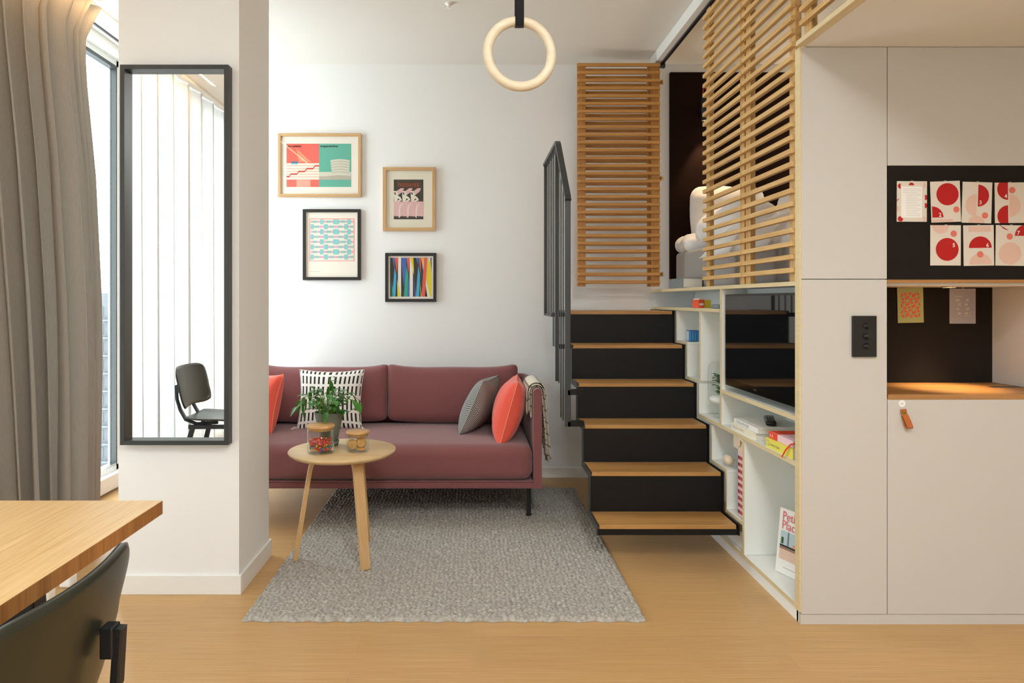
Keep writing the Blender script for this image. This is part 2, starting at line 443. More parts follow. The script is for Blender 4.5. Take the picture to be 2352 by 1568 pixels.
def struct(mb, name, **k): return build(mb, name, kind='structure', **k)

# ------------------------------------------------------------------ dimensions
CEIL = 3.01; BW = 4.98; XW = -2.45; XR = 3.4; YF = -2.6; SOF = 2.30; XS = 1.305; YC = 2.717; PLAT = 1.368

struct(B(XW-.14, XR+.1, YF-.1, BW+.06, -.08, 0, 'bamboo_floor'), 'floor', origin=(0, 0, 0))
struct(B(XW-.14, XR+.1, YF-.1, BW+.06, CEIL, CEIL+.08, 'ceiling_white'), 'ceiling')
struct(B(XW-.12, XR+.1, BW, BW+.06, 0, CEIL, 'wall_white'), 'wall_back')
struct(B(XW-.3, XR+.1, YF-.1, YF, 0, CEIL, 'wall_white'), 'wall_front')
struct(B(XR, XR+.1, YF, BW, 0, CEIL, 'wall_white'), 'wall_right')
# window wall: sill kerb, head and end piers
struct(B(XW-.14, XW, YF, BW, 0, .10, 'trim_white'), 'wall_left')
struct(B(XW-.14, XW, YF, BW, 2.98, CEIL, 'trim_white'), 'wall_left_head')
struct(B(XW, XW+.03, YF, BW, 0.02, .115, 'plain_white'), 'trim_1')
# ceiling reveal grooves above the window
struct(MB().box(XW+.0, XW+.05, YF, BW, 2.965, CEIL, 'plain_white').box(XW+.10, XW+.112, YF, BW, 3.0, CEIL, 'grey_plate'), 'trim_2')
struct(B(XW+.2, XW+.26, YF, BW, 2.99, CEIL, 'plain_white'), 'trim_3')
struct(B(XW-.13, XW-.055, 4.852, BW-.001, .101, 2.979, 'plain_white'), 'trim_7')
# windows: four bays of frame + glass
ymul = [4.85, 3.40, 2.0, .53, -.94, -2.41]
for i in range(5):
    y1, y0 = ymul[i], ymul[i+1]
    g = MB()
    for a, b in ((y0, y0+.035), (y1-.035, y1)): g.box(XW-.12, XW-.06, a, b, .10, 2.98, 'plain_white')
    g.box(XW-.12, XW-.06, y0, y1, .10, .135, 'plain_white'); g.box(XW-.12, XW-.06, y0, y1, 2.94, 2.98, 'plain_white')
    w = struct(g, 'window_%d' % (i+1))
    k = MB()
    for a, b in ((y0+.035, y0+.05), (y1-.05, y1-.035)): k.box(XW-.10, XW-.055, a, b, .135, 2.94, 'mirror_frame')
    k.box(XW-.10, XW-.055, y0+.05, y1-.05, .135, .15, 'steel'); k.box(XW-.10, XW-.055, y0+.05, y1-.05, 2.915, 2.94, 'mirror_frame')
    build(k, 'gasket', w)
    build(B(XW-.093, XW-.087, y0+.05, y1-.05, .15, 2.915, 'glass_window'), 'pane', w)
# pillar
PX0, PX1, PY0, PY1 = -1.558, -1.027, 3.005, 3.445
struct(B(PX0, PX1, PY0, PY1, 0, CEIL, 'wall_white'), 'wall_pillar')
struct(MB().box(PX0-.0, PX1+.012, PY0-.012, PY0, 0, .085, 'trim_white').box(PX1, PX1+.012, PY0, PY1+.012, 0, .085, 'trim_white'), 'baseboard_pillar', bevel=.002)
struct(B(XW, .6, BW-.014, BW, 0, .075, 'trim_white'), 'baseboard_back', bevel=.002)
struct(B(.6, XS, BW-.014, BW, 0, .075, 'trim_white'), 'baseboard_stairs', bevel=.002)

# ------------------------------------------------------------------ curtains
def curtain(name, y_end, y_start, xc, amp, nf, m, label, z1=2.985, seed=1, cat='curtain', phase=0, drift=0, pw=.8):
    rnd = random.Random(seed); ph = [rnd.uniform(-.5, .5) for _ in range(40)]; am = [rnd.uniform(.65, 1.25) for _ in range(40)]
    def fn(a, b):
        z = .012+b*(z1-.012)
        ye = y_end(z); t = a*nf
        k = int(t); f = t-k
        A = am[k]*(1-f)+am[k+1]*f; p = ph[k]*(1-f)+ph[k+1]*f
        w = sin(2*pi*t+p*1.6+(1-b)*p*1.5+phase)
        x = xc+amp*A*math.copysign(abs(w)**pw, w)*(.8+.35*(1-b))
        y = y_start(z)+(ye-y_start(z))*a+.03*sin(4*pi*t+p)+drift*(1-b)*(a-.5)
        return (x, y, z)
    o = build(MB().surf(fn, int(nf*18), 24, m, uvs=(4, 1)), name, solid=.003)
    return tag(o, label, cat)
def gend(z):
    pts = [(0, 3.93), (.9, 3.98), (1.3, 3.98), (2.0, 3.93), (2.55, 3.84), (2.75, 3.84), (3.0, 4.02)]
    for (a, b), (c, d) in zip(pts, pts[1:]):
        if z <= c: return b+(d-b)*(z-a)/(c-a)
    return 4.0
gend0 = gend
gend = lambda z: gend0(z)-.06
curtain('blackout_curtain', gend, lambda z: 2.55+.35*(1-z/3), -2.17, .085, 8, 'curtain_grey', 'heavy grey beige floor length curtain gathered beside the window', seed=4)
curtain('sheer_curtain', lambda z: 2.66, lambda z: -2.3, -2.25, .045, 19, 'sheer_white', 'white translucent curtain behind the black chair, seen in the mirror', seed=9, pw=1.3)

# ------------------------------------------------------------------ mirror
fy = 2.957; s = S(fy)
mx0, mx1, mz0, mz1 = WX(275, fy), WX(524.5, fy), WZ(1022, fy), WZ(148, fy)
t = thing('wall_mirror', 'tall rectangular mirror with deep black frame hung on the white pillar', 'mirror', ((mx0+mx1)/2, PY0, mz0))
fr = MB(); w = .0195
fr.box(mx0, mx0+w, fy, PY0, mz0, mz1, 'mirror_frame').box(mx1-w, mx1, fy, PY0, mz0, mz1, 'mirror_frame')
fr.box(mx0+w, mx1-w, fy, PY0, mz0, mz0+w, 'mirror_frame').box(mx0+w, mx1-w, fy, PY0, mz1-w, mz1, 'mirror_frame')
build(fr, 'frame', t, bevel=.0012)
build(B(mx0+w, mx1-w, PY0-.012, PY0-.004, mz0+w, mz1-w, 'mirror_glass'), 'mirror_glass', t)

# ------------------------------------------------------------------ framed prints
def frame_thing(x0, y0, x1, y1, fw, mats, label, art, mount='paper', Y=4.955):
    X0, X1, Z1, Z0 = WX(x0, Y), WX(x1, Y), WZ(y0, Y), WZ(y1, Y)
    t = thing('framed_print', label, 'picture', ((X0+X1)/2, BW, Z0), 'framed prints on the back wall')
    f = MB(); f.box(X0, X0+fw, Y, BW-.001, Z0, Z1, mats[1]).box(X1-fw, X1, Y, BW-.001, Z0, Z1, mats[1])
    f.box(X0+fw, X1-fw, Y, BW-.001, Z0, Z0+fw, mats[0]).box(X0+fw, X1-fw, Y, BW-.001, Z1-fw, Z1, mats[0])
    build(f, 'frame', t, bevel=.0012)
    build(B(X0+fw, X1-fw, Y+.013, Y+.016, Z0+fw, Z1-fw, mount), 'mount', t)
    a = MB(); art(a, lambda px, py, k=1: (WX(px, Y), Y+.0128-k*.00035, WZ(py, Y))); build(a, 'print', t)
    build(B(X0+fw, X1-fw, Y+.004, Y+.006, Z0+fw, Z1-fw, 'glass_picture'), 'glass', t)
def rect(a, P, x0, y0, x1, y1, m, k=1): a.poly([P(x0, y1, k), P(x1, y1, k), P(x1, y0, k), P(x0, y0, k)], m)
def band(a, P, top, bot, m, k):
    for (p, q), (r, s_) in zip(zip(top, bot), zip(top[1:], bot[1:])): a.poly([P(*q, k), P(*s_, k), P(*r, k), P(*p, k)], m)
def artA(a, P):
    rect(a, P, 657, 329, 732, 428.5, 'coral', 1); rect(a, P, 732, 329, 806, 428.5, 'teal', 1)
    a.poly([P(680, 340, 2), P(714, 371, 2), P(686, 371, 2)], 'orangepeach')
    rect(a, P, 657, 374, 732, 411.5, 'cream', 2)
    rect(a, P, 668, 370, 683, 374, 'bluegrey', 3); rect(a, P, 668, 374, 683, 377, 'skyblue', 3)
    for i in range(5): rect(a, P, 657, 379.6+i*6.4, 732, 380.4+i*6.4, 'coral', 3)
    rect(a, P, 680, 412, 712, 428.5, 'salmonlight', 2)
    z = [(657, 405), (663, 405), (667, 399), (681, 399), (685, 393), (699, 393), (704, 386.5), (718, 386.5), (723, 380), (732, 380)]
    band(a, P, [(x, y-1.8) for x, y in z], [(x, y+1.8) for x, y in z], 'redline', 4)
    rect(a, P, 732, 394, 806, 404, 'stone', 2); 
    n = 12; xs = [732+74*i/n for i in range(n+1)]
    band(a, P, [(x, 404-2.4*sin(pi*max(0, (x-750))/56)) for x in xs], [(x, 412) for x in xs], 'stoneD', 3)
    for k in range(5):
        x0, x1 = 758.5+k*.6, 803-k*.2; xs = [x0+(x1-x0)*i/8 for i in range(9)]; yb = 367+k*6
        band(a, P, [(x, yb-2.6*sin(pi*(x-x0)/(x1-x0))) for x in xs], [(x, yb+4.6-2.6*sin(pi*(x-x0)/(x1-x0))) for x in xs], 'stone', 4)
        band(a, P, [(x, yb+4.6-2.6*sin(pi*(x-x0)/(x1-x0))) for x in xs], [(x, yb+6.2-2.6*sin(pi*(x-x0)/(x1-x0))) for x in xs], 'stoneD', 4)
    a.text('pen guideline', .022, P(659, 337, 5), (1,0,0), (0,0,1), 'ink', sx=.86, bold=.0004); a.text('wrappingbarlines', .022, P(735, 337, 5), (1,0,0), (0,0,1), 'ink', sx=.86, bold=.0004)
def artB(a, P):
    rect(a, P, 904, 411.5, 972, 503, 'charcoal', 1)
    rect(a, P, 904, 462, 972, 496.5, 'pink', 2)
    for k in range(3):
        x = 904+k*19.5
        a.poly([P(x+7, 438, 3), P(x+16, 431.5, 3), P(x+24, 431.5, 3), P(x+20, 440, 3), P(x+13, 445, 3), P(x+7, 443, 3)], 'pink')
        a.poly([P(x, 438, 2), P(x+8, 438, 2), P(x+14, 449, 2), P(x+19, 459, 2), P(x+12, 462, 2), P(x+1, 462, 2), P(x, 449, 2)], 'cream')
        a.poly([P(x+8, 447, 3), P(x+14, 446, 3), P(x+19, 454, 3), P(x+16, 453, 3)], 'charcoal')
        a.poly([P(x+7, 461, 3), P(x+10, 455, 3), P(x+14, 457, 3)], 'charcoal')
        a.poly([P(x+1, 441, 3), P(x+4, 441, 3), P(x+5, 447, 3), P(x+2, 446, 3)], 'charcoal')
        q = [(x+21, 467), (x+15, 472), (x+13, 482), (x+13.5, 493), (x+12.5, 499)]
        band(a, P, [(u-1.6, v) for u, v in q], [(u+1.4, v+.5) for u, v in q], 'cream', 3)
    for i in range(12): a.poly([P(904+i*5.67, 497, 3), P(904+i*5.67+3, 494.5+(i % 3), 3), P(904+i*5.67+5.67, 497, 3)], 'charcoal')
    a.text('PARISIANER', .046, P(938, 429, 4), (1,0,0), (0,0,1), 'redtext', 'CENTER', sx=.64, bold=.0006)
def artC(a, P):
    rect(a, P, 709.5, 501, 813.5, 599.5, 'rosered', 1); rect(a, P, 711.5, 503, 811.5, 598, 'paper', 2)
    for r_ in range(8):
        y = 508.5+r_*11.6; o = r_ % 2
        rect(a, P, 713, max(503.5, y-2.3), 811, min(597.5, y+2.3), 'rose', 3)
        for x, hw in (((722, 4.5), (754, 5), (787, 5)) if not o else ((727, 4.5), (761, 4.5), (781, 4.5), (807, 3.5))):
            rect(a, P, x-hw, max(503.5, y-2.6), x+hw, min(597.5, y+2.6), 'mint', 4)
        for x, hw in (((738, 4.5), (771, 7.8), (801, 4.6)) if not o else ((716, 4), (748, 5), (794, 4.6))):
            t0, t1 = max(503.5, y-5.8), min(597.5, y+5.8)
            a.poly([P(x-hw*.8, t1, 5), P(x+hw*.8, t1, 5), P(x+hw, y, 5), P(x+hw*.8, t0, 5), P(x-hw*.8, t0, 5), P(x-hw, y, 5)], 'aqua')
    rect(a, P, 710, 623, 736, 623.6, 'greyline', 2)
def artD(a, P):
    x0, y0, x1, y1 = 895.5, 591.5, 991, 681
    def q(pts, m, k): a.poly([P(x0+(x1-x0)*u, y0+(y1-y0)*v, k) for u, v in reversed(pts)], m)
    q([(0,0),(.19,0),(.19,1),(0,1)], 'cblack', 1); q([(.265,0),(.47,0),(.47,1),(.265,1)], 'cblack', 1)
    q([(.55,0),(.75,0),(.9,1),(.55,1)], 'cblack', 1); q([(.97,0),(1,0),(1,.4)], 'cblack', 1)
    q([(.05,0),(.11,0),(.11,.3)], 'cblue', 2); q([(.11,0),(.19,0),(.16,.4)], 'cred', 3)
    q([(.11,.25),(.15,.45),(.13,1),(.05,1)], 'ccyan', 2); q([(.17,.55),(.25,1),(.18,1)], 'cyellow', 3)
    q([(.04,.6),(.09,1),(.04,1)], 'cteal', 3)
    q([(.265,0),(.40,0),(.36,.6),(.33,.75)], 'cblue', 2); q([(.40,0),(.47,0),(.44,.42)], 'cred', 3)
    q([(.39,.2),(.44,.45),(.42,1),(.33,1)], 'cteal', 3); q([(.44,.6),(.47,.5),(.47,1),(.42,1)], 'cblue', 2)
    q([(.48,0),(.56,0),(.58,.45)], 'cyellow', 3); q([(.62,0),(.70,0),(.68,.2)], 'cblue', 2); q([(.70,0),(.75,0),(.73,.45)], 'cred', 3)
    q([(.68,.2),(.72,.45),(.70,1),(.62,1)], 'ccyan', 3); q([(.57,.5),(.63,1),(.60,1)], 'cblue', 2)
    q([(.76,0),(.82,0),(.78,.2)], 'corange', 2); q([(.82,0),(.90,0),(.84,1),(.76,1)], 'cred', 4); q([(.72,.6),(.76,1),(.74,1)], 'cyellow', 3)
    q([(.90,.05),(.97,.12),(1,.5),(1,1),(.96,1),(.86,.5)], 'cyellow', 3); q([(.83,0),(.93,0),(.97,.15),(.93,.12)], 'stone', 2)
OAK = ('oak_frame_x', 'oak_frame_z'); BLK = ('frame_black', 'frame_black')
frame_thing(638, 305.5, 829, 452, .021, OAK, 'landscape print of coral and teal halves in a pale oak frame, upper left', artA)
frame_thing(879, 383.5, 1000, 530, .024, OAK, 'small portrait print of pink dancing shapes in a pale oak frame', artB, 'cream')
frame_thing(695, 480, 828, 643, .022, BLK, 'portrait print of aqua and pink pattern in a thin black frame', artC, 'paperwarm')
frame_thing(884.5, 580.5, 1002, 693, .022, BLK, 'small squarish print of multicoloured stripes in a black frame', artD, 'paper')

# ------------------------------------------------------------------ rug
def make_rug():
    x0, x1, y0, y1 = -.925, .70, 2.74, 4.66; st = .0052
    nx = int((x1-x0)/st); ny = int((y1-y0)/st)
    X, Y = np.meshgrid(np.linspace(x0, x1, nx), np.linspace(y0, y1, ny))
    cs = .021; rs = np.random.RandomState(3)
    gx = (X-x0)/cs+2; gy = (Y-y0)/cs+2; ix = gx.astype(int); iy = gy.astype(int)
    W = rs.rand(int((x1-x0)/cs)+8, int((y1-y0)/cs)+8, 3)
    f1 = np.full(X.shape, 9.); f2 = np.full(X.shape, 9.); hh = np.zeros(X.shape)
    for dx in (-1, 0, 1):
        for dy in (-1, 0, 1):
            jx = ix+dx; jy = iy+dy; w = W[jx, jy]
            d = np.hypot(gx-(jx+.15+.7*w[..., 0]), (gy-(jy+.15+.7*w[..., 1]))*1.15)
            c = d < f1; f2 = np.where(c, f1, np.minimum(f2, d)); hh = np.where(c, w[..., 2], hh); f1 = np.where(c, d, f1)
    e = np.clip((f2-f1)/.55, 0, 1); H = .007+.013*np.sqrt(e)*(.7+.5*hh)
    bx = np.minimum(X-x0, x1-X); by = np.minimum(Y-y0, y1-Y); b = np.minimum(bx, by)
    H = H*np.clip(b/.012, 0, 1)**.5
    wob = .002*np.sin(Y*40)+.002*np.sin(Y*97+1); X = X+wob*np.clip(1-bx/.1, 0, 1); Y = Y+.005*np.sin(X*55)*np.clip(1-by/.1, 0, 1)
    me = MB(); vs = np.stack([X, Y, H+.001], -1).reshape(-1, 3)
    me.v = vs.tolist(); me.uv = [(0., 0.)]*len(me.v)
    i = np.arange(nx*ny).reshape(ny, nx); q = np.stack([i[:-1, :-1], i[:-1, 1:], i[1:, 1:], i[1:, :-1]], -1).reshape(-1, 4)
    me.f = q.tolist(); me.m = ['rug_felt']*len(me.f); me.sm = [True]*len(me.f)
    # thin felt backing on the floor
    return tag(build(me, 'felt_rug'), 'thick grey pebbled wool rug lying on the floor under the sofa front', 'rug')
make_rug()
RUG = .019

# ------------------------------------------------------------------ sofa
t = thing('sofa', 'burgundy mauve upholstered sofa with thin shell arms and black rod legs', 'sofa', (-.55, 4.3, 0))
X0, X1, Y0, Y1, Z0, Z1 = -1.50, .398, 3.90, 4.83, .213, .785
th = .048; rr = .16
path = [(X0+th/2, Y0+.01), (X0+th/2, Y1-rr)]
for k in range(1, 9): a = pi-k*pi/16; path.append((X0+th/2+rr+rr*cos(a), Y1-rr+rr*sin(a)-th/2))
for k in range(0, 9): a = pi/2-k*pi/16; path.append((X1-th/2-rr+rr*cos(a), Y1-rr+rr*sin(a)-th/2))
path += [(X1-th/2, Y1-rr-.04), (X1-th/2, Y0+.01)]
rings = []
for i, p in enumerate(path):
    a = path[max(0, i-1)]; b = path[min(len(path)-1, i+1)]; tx, ty = b[0]-a[0], b[1]-a[1]; l = math.hypot(tx, ty); nx_, ny_ = -ty/l, tx/l
    prof = [(-th/2, Z0), (th/2, Z0)]+[(th/2*cos(q*pi/6), Z1-th/2+th/2*sin(q*pi/6)) for q in range(7)]
    rings.append([(p[0]+nx_*d, p[1]+ny_*d, z) for d, z in prof])
build(MB().loft(rings, 'sofa_fabric'), 'shell', t, 'thin upholstered arm and back shell', bevel=.006, bseg=3)
build(B(X0+th, X1-th, Y0-.005, Y1-.06, Z0+.002, .256, 'sofa_fabric'), 'seat_base', t, bevel=.012, bseg=3)
build(MB().softbox(((X0+X1)/2, 4.285, .358), ((X1-X0)/2-th-.004, .395, .102), .06, 'sofa_fabric', 24, .012), 'seat_cushion', t)
pipe = MB().tube([(X0+th, Y0-.007, .259), (X1-th, Y0-.007, .259)], .004, 'sofa_fabric', 6); build(pipe, 'piping', t)
for cx, hx in ((-.1345+.0, .432), (-1.005, .432)):
    def warp(Q, fx, fy, fz):
        up = max(0, fz)
        return Q+Vector((.012*fx*up, -.03*up*0, .046*up*abs(fx)**3.5-.008*up))
    M = Matrix.Rotation(R(-9), 4, 'X')
    build(MB().softbox((cx, 4.63, .655), (hx, .085, .172), .04, 'sofa_fabric', 22, .022, M=M, warp=warp), 'back_cushion', t)
for lx, ly, lz in ((.335, 4.05, RUG), (-1.44, 4.05, 0), (.335, 4.72, 0), (-1.44, 4.72, 0)):
    build(MB().tube([(lx, ly, lz), (lx, ly, Z0+.01)], .0125, 'black_metal', 12).lathe([(.018, 0), (.018, .006)], (lx, ly, lz), 'black_metal', 14), 'leg', t)

def cushion(c, wd, ud, w, h, th, m, label, piping=None, **k):
    t = thing('cushion', label, 'cushion', (c[0], c[1], c[2]-h/2), 'scatter cushions on the sofa')
    build(MB().pillow(c, wd, ud, w, h, th, m, **k), 'cover', t)
    cc = Vector(c); wv = Vector(wd).normalized(); uv_ = Vector(ud); uv_ = (uv_-wv*uv_.dot(wv)).normalized(); pin = k.get('pinch', .1)
    pts = []
    for s0 in range(4):
        for j in range(12):
            q = -1+2*j/12; u, v = [(q, -1), (1, q), (-q, 1), (-1, -q)][s0]
            pts.append(cc+wv*(w/2*u*(1-pin*(1-v*v)))+uv_*(h/2*v*(1-pin*(1-u*u))))
    pts.append(pts[0])
    build(MB().tube(pts, .0028, piping or m, 6, cap=False), 'seam', t)
    return t
mat('seam_coral', '#f58a70', .8); mat('seam_grey', '#a8a49c', .8); mat('seam_bw', '#e8e4dc', .8)
c1 = cushion((-.925, 4.455, .640), (1, 0, 0), (0, .22, .97), .425, .40, .15, 'dash_fabric', 'white cushion printed with rows of black dashes behind the potted plant', 'seam_bw', pinch=.09)
for sx in (-1, 1):
    x = -.925+sx*.205; ts = MB()
    for q in range(5): ts.tube([(x, 4.40, .462), (x+sx*.012+q*.003*sx, 4.385, .478-q*.003), (x+sx*(.02+.003*q), 4.37, .468)], .0035, 'seam_bw', 6)
    build(ts, 'tassel', c1)
cushion((.222, 4.16, .628), (.06, 1, 0), (.27, 0, .96), .40, .40, .19, 'coral_fabric', 'coral red cushion leaning against the right sofa arm', 'seam_coral', pinch=.1)
cushion((.045, 4.34, .632), (.30, .95, 0), (.42, -.02, .90), .37, .37, .17, 'herringbone_knit', 'dark grey knitted cushion in front of the right coral cushion', 'seam_grey', pinch=.07)
cushion((-1.37, 4.40, .640), (.72, -.62, 0), (.24, .10, .96), .40, .38, .20, 'coral_fabric', 'coral red cushion at the left end, mostly hidden by the pillar', 'seam_coral', pinch=.12)

# throw over the arm
def throw():
    m = MB()
    for ly, (ya, yb, dr, zi, zo) in enumerate(((3.98, 4.36, .0, .60, .40), (3.965, 4.33, .011, .64, .36), (3.99, 4.34, .022, .62, .33))):
        ax = X1-th/2
        def fn(a, b):
            # a across (Y), b along the drape
            y = ya+(yb-ya)*a; r = th/2+.006+dr
            L1 = Z1-th/2-zi; L2 = pi*r; L3 = Z1-th/2-zo; T = L1+L2+L3; q = b*T
            wob = .004*sin(a*19+ly)
            if q < L1: x, z = ax-r-wob, zi+q
            elif q < L1+L2:
                an = pi-(q-L1)/r; x, z = ax+r*cos(an), Z1-th/2+r*sin(an)
            else:
                d = q-L1-L2; k = d/L3; x = ax+r+wob+.035*k+.012*k*sin(a*14+ly*2); z = Z1-th/2-d+.012*sin(a*9)*k
                ymid = (ya+yb)/2-.02; y = y+(ymid-y)*.45*k
            return (x, y, z)
        m.surf(fn, 26, 44, 'throw_fabric', uvs=(1, 1))
    return tag(build(m, 'throw_blanket', solid=.004), 'cream knitted throw blanket draped over the right sofa arm', 'blanket')
throw()

# ------------------------------------------------------------------ coffee table
TC = (-.648, 3.405); TZ = .549
t = thing('coffee_table', 'small round pale wood side table with three bent plywood legs', 'table', (TC[0], TC[1], RUG))
build(MB().lathe([(.0, -.022), (.245, -.022), (.262, -.010), (.265, -.003), (.263, 0), (0, 0)], (TC[0], TC[1], TZ), 'birch', 72), 'tabletop', t)
for a in (-51, 68, 194):
    d = Vector((cos(R(a)), sin(R(a)), 0)); sd = Vector((-d.y, d.x, 0)); cc = Vector((TC[0], TC[1], 0))
    pts = [(.03, .519), (.08, .519), (.112, .517), (.135, .507), (.148, .488), (.156, .46), (.175, .35), (.198, .20), (.226, RUG)]
    m = MB().strip([cc+d*r+Vector((0, 0, z)) for r, z in pts], sd, [.05, .05, .05, .05, .05, .05, .05, .048, .044], .021, 'birch_leg')
    build(m, 'leg', t, bevel=.002)
# plant pot
pc = (-.735, 3.50, TZ+.0008)
t = thing('potted_plant', 'grey green terracotta pot of trailing leafy plant on round table', 'plant', pc)
pz = pc[2]
build(MB().lathe([(.0, 0), (.046, 0), (.052, .024), (.048, .024), (.045, .006), (0, .006)], pc, 'pot_green'), 'saucer', t)
build(MB().lathe([(.040, .007), (.074, .165), (.074, .17), (.069, .17), (.066, .150)], pc, 'pot_green', cap=True), 'pot', t)
build(MB().lathe([(0, .150), (.066, .152)], pc, 'soil', cap=False), 'soil', t)
def leaf(m, base, d, ln, wd, droop, mt):
    d = Vector(d).normalized(); sd = d.cross(Vector((0, 0, 1)))
    if sd.length < .05: sd = Vector((1, 0, 0))
    sd.normalize(); base = Vector(base)
    def fn(a, b):
        w = wd*(sin(pi*min(1, b*.97+.02))**.75)*(1-.35*b)
        p = base+d*ln*b+Vector((0, 0, -droop*ln*b*b)); u = (a-.5)*2
        return p+sd*u*w/2+Vector((0, 0, .25*abs(u)*w/2))
    m.surf(fn, 4, 7, mt)
rn = random.Random(12); fo = MB(); stm = MB()
top = Vector((pc[0], pc[1], pz+.152))
for i in range(74):
    an = rn.uniform(0, 2*pi); q = rn.uniform(.01, .055); b = top+Vector((cos(an)*q, sin(an)*q, 0))
    out = rn.uniform(.0, .085); hgt = rn.uniform(.02, .125)*(1.1-out*3)
    tip = b+Vector((cos(an)*out*.8, sin(an)*out*.8, max(.02, hgt)))
    mid = (b+tip)/2+Vector((0, 0, .02))
    stm.tube([b, mid, tip], .0016, 'stem', 5)
    dd = Vector((cos(an+rn.uniform(-.5, .5)), sin(an+rn.uniform(-.5, .5)), rn.uniform(-.2, .7)))
    leaf(fo, tip, dd, rn.uniform(.045, .068), rn.uniform(.028, .042), rn.uniform(.1, .6), 'leaf' if rn.random() < .7 else 'leaf_dark')
# long arching shoots
for dx, dy, out, h in ((1, .1, .14, .11), (1, -.2, .155, .085), (-1, -.1, .15, .10), (-1, .2, .12, .13), (-.9, -.4, .165, .07), (.1, .2, .03, .19)):
    pts = [top+Vector((dx*out*k/6, dy*out*k/6, h*sin(pi*min(1, k/6*.72)) )) for k in range(7)]
    stm.tube(pts, .0018, 'stem', 5)
    for k in range(3, 7):
        leaf(fo, pts[k], (dx*.4+rn.uniform(-.5, .5), dy+rn.uniform(-.5, .5), -.5 if k > 4 else .2), rn.uniform(.045, .062), rn.uniform(.022, .032), .5, 'leaf')
build(fo, 'foliage', t); build(stm, 'stems', t)

def jar(c, r, h, label, lidh):
    t = thing('glass_jar', label, 'jar', c)
    build(MB().lathe([(0, .0), (r-.003, 0), (r, .004), (r, h), (r-.003, h), (r-.003, .008), (0, .008)], c, 'glass_clear', 48), 'glass', t)
    build(MB().lathe([(0, h+.001), (r+.001, h+.001), (r+.002, h+.004), (r+.002, h+lidh), (r, h+lidh+.002), (0, h+lidh+.002)], c, 'bamboo_lid', 48)
          .lathe([(0, h-.012), (r-.006, h-.012), (r-.006, h+.001)], c, 'bamboo_lid', 40), 'lid', t)
jz = TZ+.0008
J1 = (WX(736.5, 3.33), 3.33, jz); jar(J1, .066, .122, 'larger lidded glass jar of coloured sweets on the round table', .012)
J2 = (WX(822, 3.36), 3.36, jz); jar(J2, .0555, .088, 'smaller lidded glass jar of round biscuits on the round table', .010)
for k, c in enumerate(('#d8342c', '#e9b322', '#2f9c4c', '#e8702a', '#3a66b8', '#e35a6a')): mat('sweet%d' % k, c, .25, coat=.3)
m = MB(); rn = random.Random(5)
for i in range(230):
    a = rn.uniform(0, 2*pi); q = .053*math.sqrt(rn.random()); z = .015+.058*rn.random()*(1-.25*(q/.053)*rn.random())
    p = Vector((J1[0]+q*cos(a), J1[1]+q*sin(a), J1[2]+z)); rot = Matrix.Rotation(rn.uniform(0, 6), 4, (rn.random(), rn.random(), rn.random()+.1))
    k = int(rn.random()*6) if z < .045 else rn.choice((0, 0, 5, 3))
    vs = []; sx, sy, sz = .0065, .0045, .0045
    m.softbox(p, (sx, sy, sz), .0035, 'sweet%d' % k, 3, M=rot.to_3x3().to_4x4())
o = build(m, 'sweets'); o['kind'] = 'stuff'; tag(o, 'heap of mixed coloured jelly sweets filling the larger jar', 'sweets')
def cookie(c, n, r, label):
    n = Vector(n).normalized(); q = Vector((0, 0, 1)).rotation_difference(n); m = MB()
    prof = [(0, -.004), (r*.8, -.004), (r, -.001), (r, .001), (r*.85, .004), (r*.4, .0048), (0, .005)]
    m.lathe(prof, (0, 0, 0), 'cookie', 28); m.v = [tuple(q @ Vector(p)+Vector(c)) for p in m.v]
    tag(build(m, 'biscuit'), label, 'biscuit', 'biscuits in the small jar')
cookie((J2[0]-.026, J2[1]-.012, jz+.036), (-.25, -1, .12), .025, 'pale round biscuit standing at the left of the small jar')
cookie((J2[0]+.016, J2[1]-.004, jz+.045), (.15, -1, .30), .025, 'golden round biscuit standing upright at the right of the small jar')
cookie((J2[0]+.012, J2[1]+.026, jz+.034), (.05, -1, .1), .024, 'round biscuit standing at the back of the small jar')
cookie((J2[0]+.016, J2[1]-.014, jz+.014), (.05, -.1, 1), .024, 'round biscuit lying flat at the bottom of the small jar')

# ------------------------------------------------------------------ gym ring
Yg = 2.13; gx, gz = WX(1193.5, Yg), WZ(124, Yg)
t = thing('gym_ring', 'pale wooden gymnastic ring hanging from black strap below the ceiling', 'gym ring', (gx, Yg, gz-.117))
m = MB(); RR = .1015; rt = .0152; rings = []
for i in range(72):
    a = 2*pi*i/72; rad = Vector((cos(a)*cos(R(8)), sin(R(8))*cos(a), sin(a))); ax = Vector((-sin(R(8)), cos(R(8)), 0))
    rings.append([Vector((gx, Yg, gz))+rad*(RR+rt*cos(b))+ax*rt*sin(b) for b in [2*pi*k/16 for k in range(16)]])
rings.append(rings[0]); m.loft(rings, 'ring_wood', cap=False); build(m, 'ring', t)
zt = gz+RR
pts = [(gx, Yg-.010, CEIL), (gx, Yg-.0185, zt+.02)]+[(gx, Yg-.0185*cos(q), zt-.0185*sin(q)) for q in [k*pi/8 for k in range(9)]]+[(gx, Yg+.0185, zt+.02), (gx, Yg+.010, CEIL)]
build(MB().strip([(p[0]-.001, p[1], p[2]) for p in pts], (1, 0, 0), .027, .0025, 'strap_black'), 'strap', t)
o = tag(build(MB().lathe([(.022, 0), (.022, -.006), (.008, -.008), (.008, -.025), (.014, -.027), (.014, -.03)], (WX(1010, 2.85), 3.95, CEIL), 'plain_white', 20), 'sprinkler'), 'tiny white sprinkler head on the ceiling', 'sprinkler')

